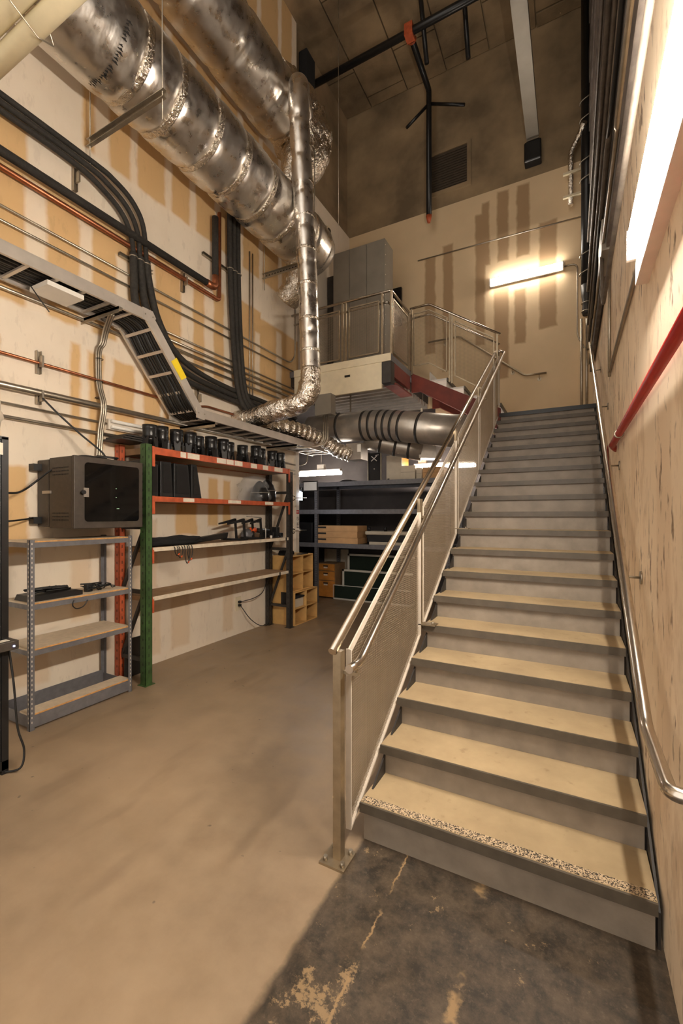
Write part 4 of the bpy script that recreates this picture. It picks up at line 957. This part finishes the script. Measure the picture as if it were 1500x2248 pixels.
# goods on the third shelf
def blob(name, mat, c, rad, amp, label, cat, seed=0, nu=26, nv=14, parent=None):
    vs = []; fs = []; c = Vector(c)
    for i in range(nv+1):
        th = PI*i/nv
        for k in range(nu):
            ph = 2*PI*k/nu; e = Vector((math.sin(th)*math.cos(ph), math.sin(th)*math.sin(ph), math.cos(th)))
            nz = 1+amp*(noise.noise(e*2.3+Vector((seed,0,0)))+.6*noise.noise(e*6+Vector((0,seed,0))))
            z = e.z*rad[2]*nz
            vs.append((c.x+e.x*rad[0]*nz, c.y+e.y*rad[1]*nz, max(c.z+z, c.z-rad[2]*.8)))
    for i in range(nv):
        for k in range(nu): fs.append((i*nu+k, (i+1)*nu+k, (i+1)*nu+(k+1)%nu, i*nu+(k+1)%nu))
    return MB().add(vs, fs, True).build(name, mat, parent, label, cat)
bn = thing('cloth_bundle', (-3.98, 3.5, 1.406), 'folded black cloth bundle with elastic cords hanging off the third shelf', 'cloth')
blob('cloth', 'black_cloth', (-3.99, 3.45, 1.452), (.11, .42, .058), .35, None, None, 2., parent=bn)
for k, (y, d) in enumerate(((3.38, .10), (3.42, .13), (3.52, .20), (3.56, .17))):
    MB().tube(smooth_path([(-3.93, y-.03, 1.43), (-3.855, y-.03, 1.39), (-3.85, y-.03, 1.40-d*.6), (-3.85, y, 1.40-d), (-3.85, y+.035, 1.40-d*.6), (-3.855, y+.035, 1.39), (-3.93, y+.03, 1.43)], 5), .005, 6).build('elastic_cord', 'black_cable', bn)
    MB().tube([(-3.845, y+.01, 1.40-d+.005), (-3.845, y+.025, 1.40-d+.025)], .007, 6).build('hook', 'orange_plastic', bn)
MB().prism([(3.78, 1.407), (4.36, 1.445), (4.38, 1.52), (3.85, 1.47)], 0, -4.10, -4.02).build('wedge_case', 'black_plastic', None, 'long black wedge-shaped case slanting on the third rack shelf', 'case', bevel=.008)
for (y, lb_) in ((4.62, 'left black folding stand with a raised arm on the third shelf'), (4.98, 'right black folding stand with a raised arm on the third shelf')):
    t = thing('folding_stand', (-4.0, y, 1.406), lb_, 'stand', 'black folding stands on the third shelf')
    for x in (-4.08, -3.93):
        MB().bar((x, y-.02, 1.415), (x, y-.05, 1.70), .016, .035, (0, 1, 0)).build('upright_leg', 'black_plastic', t)
        MB().prism([(y-.04, 1.66), (y-.05, 1.705), (y-.36 if y < 4.8 else y-.27, 1.645), (y-.36 if y < 4.8 else y-.27, 1.625)], 0, x-.008, x+.008).build('arm', 'black_plastic', t)
        MB().bar((x, y-.30, 1.43), (x, y+.03, 1.415), .03, .025).build('foot', 'black_plastic', t)
    MB().bar((-4.08, y-.05, 1.66), (-3.93, y-.05, 1.66), .02, .02).build('cross_bar', 'black_plastic', t)
    MB().bar((-4.08, y-.28, 1.435), (-3.93, y-.28, 1.435), .03, .02).build('cross_foot', 'black_plastic', t)
blob('grey_sack', 'grey_metal', (-4.12, 4.86, 1.47), (.08, .09, .075), .25, 'small grey sack behind the right folding stand', 'sack', 6.)
tl = thing('orange_tool', (-4.1, 5.12, 1.41), 'dark hand tool with an orange nose on the third rack shelf', 'tool')
MB().tube([(-4.1, 5.0, 1.53), (-4.1, 5.35, 1.50)], .035, 10).build('body', 'dark_steel', tl)
MB().tube([(-4.1, 4.93, 1.54), (-4.1, 5.02, 1.53)], [.032, .042], 10).build('nose', 'orange_plastic', tl)
MB().box(-4.13, -4.07, 5.18, 5.28, 1.407, 1.50).build('grip', 'black_plastic', tl)
ws = thing('wire_stand', (-4.2, 5.15, 1.406), 'thin bent wire stand leaning behind the tools on the third shelf', 'stand')
MB().tube(bend([(-4.2, 4.95, 1.73), (-4.2, 5.30, 1.71), (-4.2, 5.25, 1.41)], .02), .004, 6).build('wire', 'black_cable', ws)
MB().tube([(-4.2, 4.92, 1.67), (-4.2, 5.28, 1.63)], .004, 6).build('cross_wire', 'black_cable', ws)
MB().tube([(-3.95, 5.08, 1.406), (-3.95, 5.08, 1.56)], .006, 8).build('white_rod', 'paper', None, 'short white rod standing on the third rack shelf', 'rod')
MB().tube([(-3.92, 5.17, 1.406), (-3.92, 5.17, 1.45)], .018, 12).build('small_cap', 'white_metal', None, 'small pale metal cap at the edge of the third shelf', 'cap')
for a in ((5.28, 5.36, .09, 'lower black power adapter beside the tool on the third shelf'), (5.37, 5.44, .16, 'tall black power adapter near the far upright'), (5.46, 5.53, .07, 'small black power adapter by the far upright')):
    t = thing('power_adapter', (-4.0, a[0], 1.406), a[3], 'adapter', 'black adapters on the third shelf')
    MB().box(-4.06, -3.96, a[0], a[1], 1.407, 1.407+a[2]).build('body', 'black_plastic', t, bevel=.008)
    MB().tube(smooth_path([(-3.96, a[0]+.03, 1.43), (-3.92, a[0]-.02, 1.42), (-3.93, a[0]-.08, 1.415), (-3.97, a[0]-.11, 1.42)], 5), .005, 6).build('lead', 'black_cable', t)
# stack over the rack corner and things leaning near it
for k in range(3): MB().box(-4.30+.02*k, -3.98, 2.80+.03*k, 3.12, 2.515+.022*k, 2.53+.022*k).build('flat_board', 'dark_steel', None, ('lowest', 'middle', 'topmost')[k]+' dark flat board laid over the orange rear upright', 'board', 'dark flat boards on the rack')
lp = MB().prism([(2.98, .01), (3.22, .01), (3.20, .42), (2.99, .42)], 0, -4.20, -4.185).build('flat_screen', 'black_plastic', None, 'black flat screen standing on the floor behind the green upright', 'screen')
line('white_pipe', 'white_metal', .022, [(-4.305, 3.10, .0), (-4.305, 3.10, 2.45)], 'white painted pipe upright on the wall beside the orange upright')
ot = thing('wall_outlet', (WL, 4.91, .40), 'ivory wall outlet with two black plugs low on the left wall', 'outlet')
MB().box(WL, WL+.008, 4.85, 4.97, .35, .55).build('cover_plate', 'ivory', ot)
for z in (.475, .425): MB().box(WL+.008, WL+.045, 4.90, 4.94, z-.015, z+.015).build('plug', 'black_plastic', ot)
line('cord', 'black_cable', .006, [(-4.29, 4.92, .475), (-4.2, 5.1, .50), (-4.2, 5.35, .55), (-4.22, 5.5, .86)], 'black cord rising from the wall outlet to the rack', 'cord', .2)
line('cord', 'black_cable', .006, [(-4.29, 4.92, .425), (-4.22, 5.05, .2), (-4.2, 5.25, .06), (-4.2, 5.45, .02), (-4.2, 5.53, .12)], 'black cord looping down from the wall outlet to the floor', 'cord', .2)

# ---------------------------------------------------------------- black rack at the left edge
br_ = thing('equipment_rack', (-3.62, 1.25, 0), 'tall black equipment rack cut off by the left edge of the picture', 'rack')
for x in (-3.87, -3.41):
    for y in (.95, 1.495): MB().box(x, x+.04, y, y+.04, .0, 2.27).build('post', 'black_satin', br_)
MB().box(-3.87, -3.37, .95, 1.535, 2.255, 2.275).build('top_panel', 'black_satin', br_)
MB().box(-3.87, -3.37, .95, 1.535, .03, .09).build('base_panel', 'black_satin', br_)
MB().box(-3.385, -3.378, .99, 1.495, .09, 2.25).build('side_panel', 'black_plastic', br_)
MB().box(-3.368, -3.364, 1.47, 1.50, 2.15, 2.23).build('label_plate', 'label', br_)
MB().box(-3.83, -3.41, .99, 1.49, .80, .82).build('shelf', 'black_satin', br_)
dv = thing('rack_device', (-3.42, 1.45, .83), 'small grey device with a blue light jutting out of the black rack', 'device')
MB().box(-3.60, -3.29, 1.38, 1.56,   .845, .905).build('body', 'cabinet', dv, bevel=.004)
MB().box(-3.37, -3.32, 1.44, 1.52, .905, .907).build('sticker', 'label', dv)
MB().box(-3.291, -3.287, 1.525, 1.535, .865, .875).build('power_light', 'led_blue', dv)
MB().tube(smooth_path([(-3.40, 1.55, .83), (-3.36, 1.56, .6), (-3.33, 1.57, .3), (-3.31, 1.60, .14), (-3.30, 1.57, .03), (-3.40, 1.50, .012)], 8), .007, 7).build('cable', 'black_cable', None, 'black cable hanging down the side of the black rack to the floor', 'cable')
blob('plastic_bag', 'bag', (-3.62, 1.42, 2.42), (.18, .17, .17), .30, 'milky plastic bag slumped on top of the black rack', 'bag', 9.)

# ---------------------------------------------------------------- plywood cubby unit
cu = thing('cubby_shelf', (-4.06, 6.0, 0), 'open plywood cubby unit standing beyond the far rack upright', 'shelf unit')
def cubby(x0, x1, y0, y1, z0, z1):
    t = .016
    for y in (y0, (y0+y1)/2-t/2, y1-t): MB().box(x0, x1, y, y+t, z0, z1).build('side_panel', 'plywood', cu)
    for z in (z0, (z0+z1)/2-t/2, z1-t): MB().box(x0+.006, x1-.001, y0+t, y1-t, z, z+t).build('shelf_board', 'plywood', cu)
    MB().box(x0, x0+.006, y0+t, y1-t, z0, z1).build('back_panel', 'plywood', cu)
cubby(-4.27, -3.84, 5.67, 6.36, 0, .53); cubby(-4.27, -3.89, 5.67, 6.30, .53, 1.10)
MB().box(-4.10, -3.98, 5.664, 5.67, .30, .52).build('cable_slot', 'print', cu)
bx_ = thing('file_box', (-3.98, 5.9, .27), 'small grey file box with a dark lid inside the plywood cubby', 'box')
MB().box(-4.12, -3.88, 5.72, 5.98, .275, .42).build('box', 'grey_board', bx_); MB().box(-4.13, -3.86, 5.71, 5.985, .42, .445).build('lid', 'black_cloth', bx_)
MB().prism([(5.70, 1.101), (5.95, 1.101), (5.92, 1.17), (5.74, 1.18)], 0, -4.2, -4.02).build('black_bag', 'black_cloth', None, 'small black bag lying on top of the plywood cubby', 'bag', bevel=.02)
MB().box(-4.02, -3.92, 5.98, 6.2, 1.101, 1.112).build('tablet', 'black_plastic', None, 'flat black tablet lying on top of the plywood cubby', 'tablet', bevel=.004)
sg = thing('warning_sign', (-4.28, 6.41, 1.5), 'small white warning sign with a red header on the white wall post', 'sign')
MB().box(-4.28, -4.276, 6.365, 6.455, 1.50, 1.84).build('board', 'paper', sg); MB().box(-4.276, -4.275, 6.367, 6.453, 1.775, 1.838).build('header', 'sign_red', sg)
MB().box(-4.275, -4.2745, 6.375, 6.445, 1.80, 1.815).build('header_lettering', 'paper', sg)
MB().ring((-4.2755, 6.41, 1.69), (1, 0, 0), .030, .003, 20, 4).bar((-4.2755, 6.39, 1.71), (-4.2755, 6.43, 1.67), .002, .005).build('prohibition_ring', 'print', sg)
for k in range(4): MB().box(-4.276, -4.2755, 6.378, 6.442-.01*(k % 2), 1.53+k*.025, 1.54+k*.025).build('text_line', 'print', sg)
for k, z in enumerate((2.50, 2.56, 2.66)): line('conduit', 'galv_rough', .011, [(-4.30, 5.7, z), (-4.30, 6.5, z-.03)]+([(-4.30, 6.75, z+.05), (-4.30, 6.8, z+.4)] if k == 2 else []), ('lowest', 'middle', 'highest')[k]+' of three short conduits at the end of the left wall', rad=.1)

# ---------------------------------------------------------------- alcove shelving and its goods
sv = thing('alcove_shelving', (-3.6, 7.9, 0), 'wide dark grey steel shelving across the back of the alcove', 'shelf unit')
for x in (-5.6, -4.54, -1.9):
    for y in (7.40, 8.33):
        p = MB().box(x, x+.075, y, y+.004, 0, 2.40).box(x, x+.004, y, y+.05, 0, 2.40).box(x+.071, x+.075, y, y+.05, 0, 2.40).build('post', 'grey_metal', sv)
        mb = MB(); z = .1
        while z < 2.35: mb.box(x+.018, x+.026, y-.0008, y, z, z+.02).box(x+.048, x+.056, y-.0008, y, z, z+.02); z += .045
        mb.build('slot_row', 'print', p, kind='stuff')
for z in (2.40, 1.86, 1.20):
    MB().box(-5.6, -1.83, 7.395, 7.42, z-.085, z).build('front_beam', 'grey_metal', sv)
    MB().box(-5.6, -1.83, 8.33, 8.36, z-.085, z).build('rear_beam', 'grey_metal', sv)
    MB().box(-5.58, -1.85, 7.42, 8.33, z-.03, z-.005).build('deck', 'dark_steel', sv)
for k in range(3):
    t = thing('cardboard_box', (-4.05, 7.6, 1.2+.115*k), ('bottom', 'middle', 'top')[k]+' of three flat cardboard boxes on the alcove shelving', 'box', 'flat cardboard boxes')
    MB().box(-4.515+.006*k, -3.585-.006*((k*2) % 3), 7.42, 7.85, 1.197+.117*k, 1.197+.117*(k+1)-.003).build('carton', 'cardboard', t)
    MB().box(-4.49, -4.28, 7.4185, 7.42, 1.197+.117*k+.06, 1.197+.117*k+.095).build('printed_label', 'print', t)
cs = thing('equipment_case', (-3.15, 7.6, 1.2), 'pale flat equipment stacked beside the cardboard boxes in the alcove', 'case')
MB().box(-3.45, -2.60, 7.45, 7.8, 1.38, 1.45).build('upper_tray', 'grey_board', cs, bevel=.02); MB().box(-3.40, -2.6, 7.47, 7.8, 1.25, 1.375).build('dark_middle', 'black_plastic', cs); MB().box(-3.36, -2.6, 7.45, 7.8, 1.198, 1.25).build('lower_board', 'grey_board', cs)
for x in (-3.38, -3.05): MB().tube([(x, 7.5, 1.45), (x, 7.5, 1.53)], .03, 10).build('knob', 'black_satin', cs)
MB().box(-5.4, -4.62, 7.45, 7.85, 1.196, 1.60).build('dark_crate', 'black_plastic', None, 'dark crate at the left end of the alcove shelving', 'crate', bevel=.01)
sn = thing('paper_sign', (-4.62, 7.38, 2.25), 'blank white paper sign in a dark holder on the alcove shelving', 'sign')
MB().box(-4.80, -4.45, 7.385, 7.392, 2.235, 2.44).build('holder', 'dark_steel', sn); MB().box(-4.78, -4.475, 7.38, 7.385, 2.25, 2.415).build('paper', 'paper', sn)
bd_ = thing('black_door_panel', (-3.45, 8.1, 2.4), 'black door panel marked with a white X on top of the alcove shelving', 'panel')
MB().box(-3.62, -3.36, 8.0, 8.03, 2.40, 3.0).build('panel', 'black_satin', bd_)
for x in (-3.64, -3.36): MB().box(x, x+.018, 7.99, 8.03, 2.40, 3.02).build('edge_strip', 'galv_rough', bd_)
for a, b in (((-3.56, 2.94), (-3.44, 2.84)), ((-3.44, 2.94), (-3.56, 2.84))): MB().bar((a[0], 7.997, a[1]), (b[0], 7.997, b[1]), .004, .016, (0, 0, 1)).build('chalk_stroke', 'paper', bd_)
MB().bar((-3.47, 7.997, 2.95), (-3.40, 7.997, 2.96), .004, .012, (0,0,1)).build('chalk_stroke', 'paper', bd_)
MB().tube([(-3.49, 7.98, 2.68), (-3.49, 8.0, 2.68)], .012, 10).build('knob', 'galv', bd_)
gb = thing('storage_cupboard', (-2.91, 7.8, 2.4), 'grey fronted wooden cupboard on top of the alcove shelving', 'cupboard')
MB().box(-3.06, -2.775, 7.62, 8.0, 2.40, 2.86).build('body', 'honey_wood', gb); MB().box(-3.07, -2.77, 7.60, 7.62, 2.395, 2.87).build('front', 'grey_board', gb)
MB().box(-3.05, -3.01, 7.596, 7.60, 2.42, 2.44).build('maker_badge', 'print', gb)
for (x0, x1, z1, y0, txt) in ((-2.75, -2.48, .25, 7.50, 'plain grey carton beside the grey cupboard'), (-2.46, -2.36, .2, 7.52, 'narrow grey carton beside the plain grey carton'), (-2.33, -1.95, .20, 7.48, 'wide cardboard carton at the right end of the alcove shelving')):
    c = thing('carton', ((x0+x1)/2, y0, 2.4), txt, 'box'); MB().box(x0, x1, y0, y0+.3, 2.40, 2.40+z1).build('box', 'grey_board' if 'grey' in txt else 'cardboard', c)
    MB().box(x0+.005, x1-.005, y0-.001, y0, 2.40+z1*.52, 2.40+z1*.535).build('lid_seam', 'print', c)
MB().prism([(-4.05, 2.40), (-3.7, 2.40), (-3.78, 2.44), (-3.95, 2.45)], 1, 7.5, 7.8).build('black_lamp_part', 'black_satin', None, 'low black lamp part lying on top of the alcove shelving', 'part', bevel=.01)
dwr = thing('drawer_unit', (-4.58, 8.15, 0), 'honey wood unit with three labelled drawers under the alcove shelving', 'drawers')
MB().box(-4.79, -4.37, 7.955, 8.40, .02, .73).build('body', 'brown_board', dwr)
for z0, z1 in ((.03, .36), (.38, .565), (.585, .72)):
    d_ = MB().box(-4.785, -4.375, 7.93, 7.955, z0, z1).build('drawer', 'honey_wood', dwr)
    MB().box(-4.64, -4.53, 7.925, 7.931, z1-.055, z1-.03).build('finger_pull', 'print', d_); MB().box(-4.63, -4.54, 7.926, 7.931, z1-.09, z1-.06).build('label_card', 'label', d_)
for k, (x0, h, y, nm) in enumerate(((-4.40, .30, 7.92, 'lowest front'), (-4.24, .62, 8.03, 'middle'), (-4.17, .94, 8.14, 'tallest rear'))):
    t = thing('framed_panel', (-3.6, y, 0), f'{nm} dark panel with a white frame leaning under the alcove shelving', 'panel', 'white framed dark panels')
    MB().box(x0+.03, -2.7, y+.005, y+.015, 0.001, h-.02).build('panel', 'panel_dark', t)
    for b in ((x0, -2.7, h-.04 if k else h-.012, h), (x0, x0+.045 if k else x0+.01, 0, h), (x0, -2.7, 0, .03)): MB().box(b[0], b[1], y, y+.02, b[2], b[3]).build('frame_bar', 'panel_white', t)
MB().box(-4.9, -4.3, 8.42, 8.45, .0, 1.0).build('pale_board', 'grey_board', None, 'pale board standing behind the drawer unit', 'board')
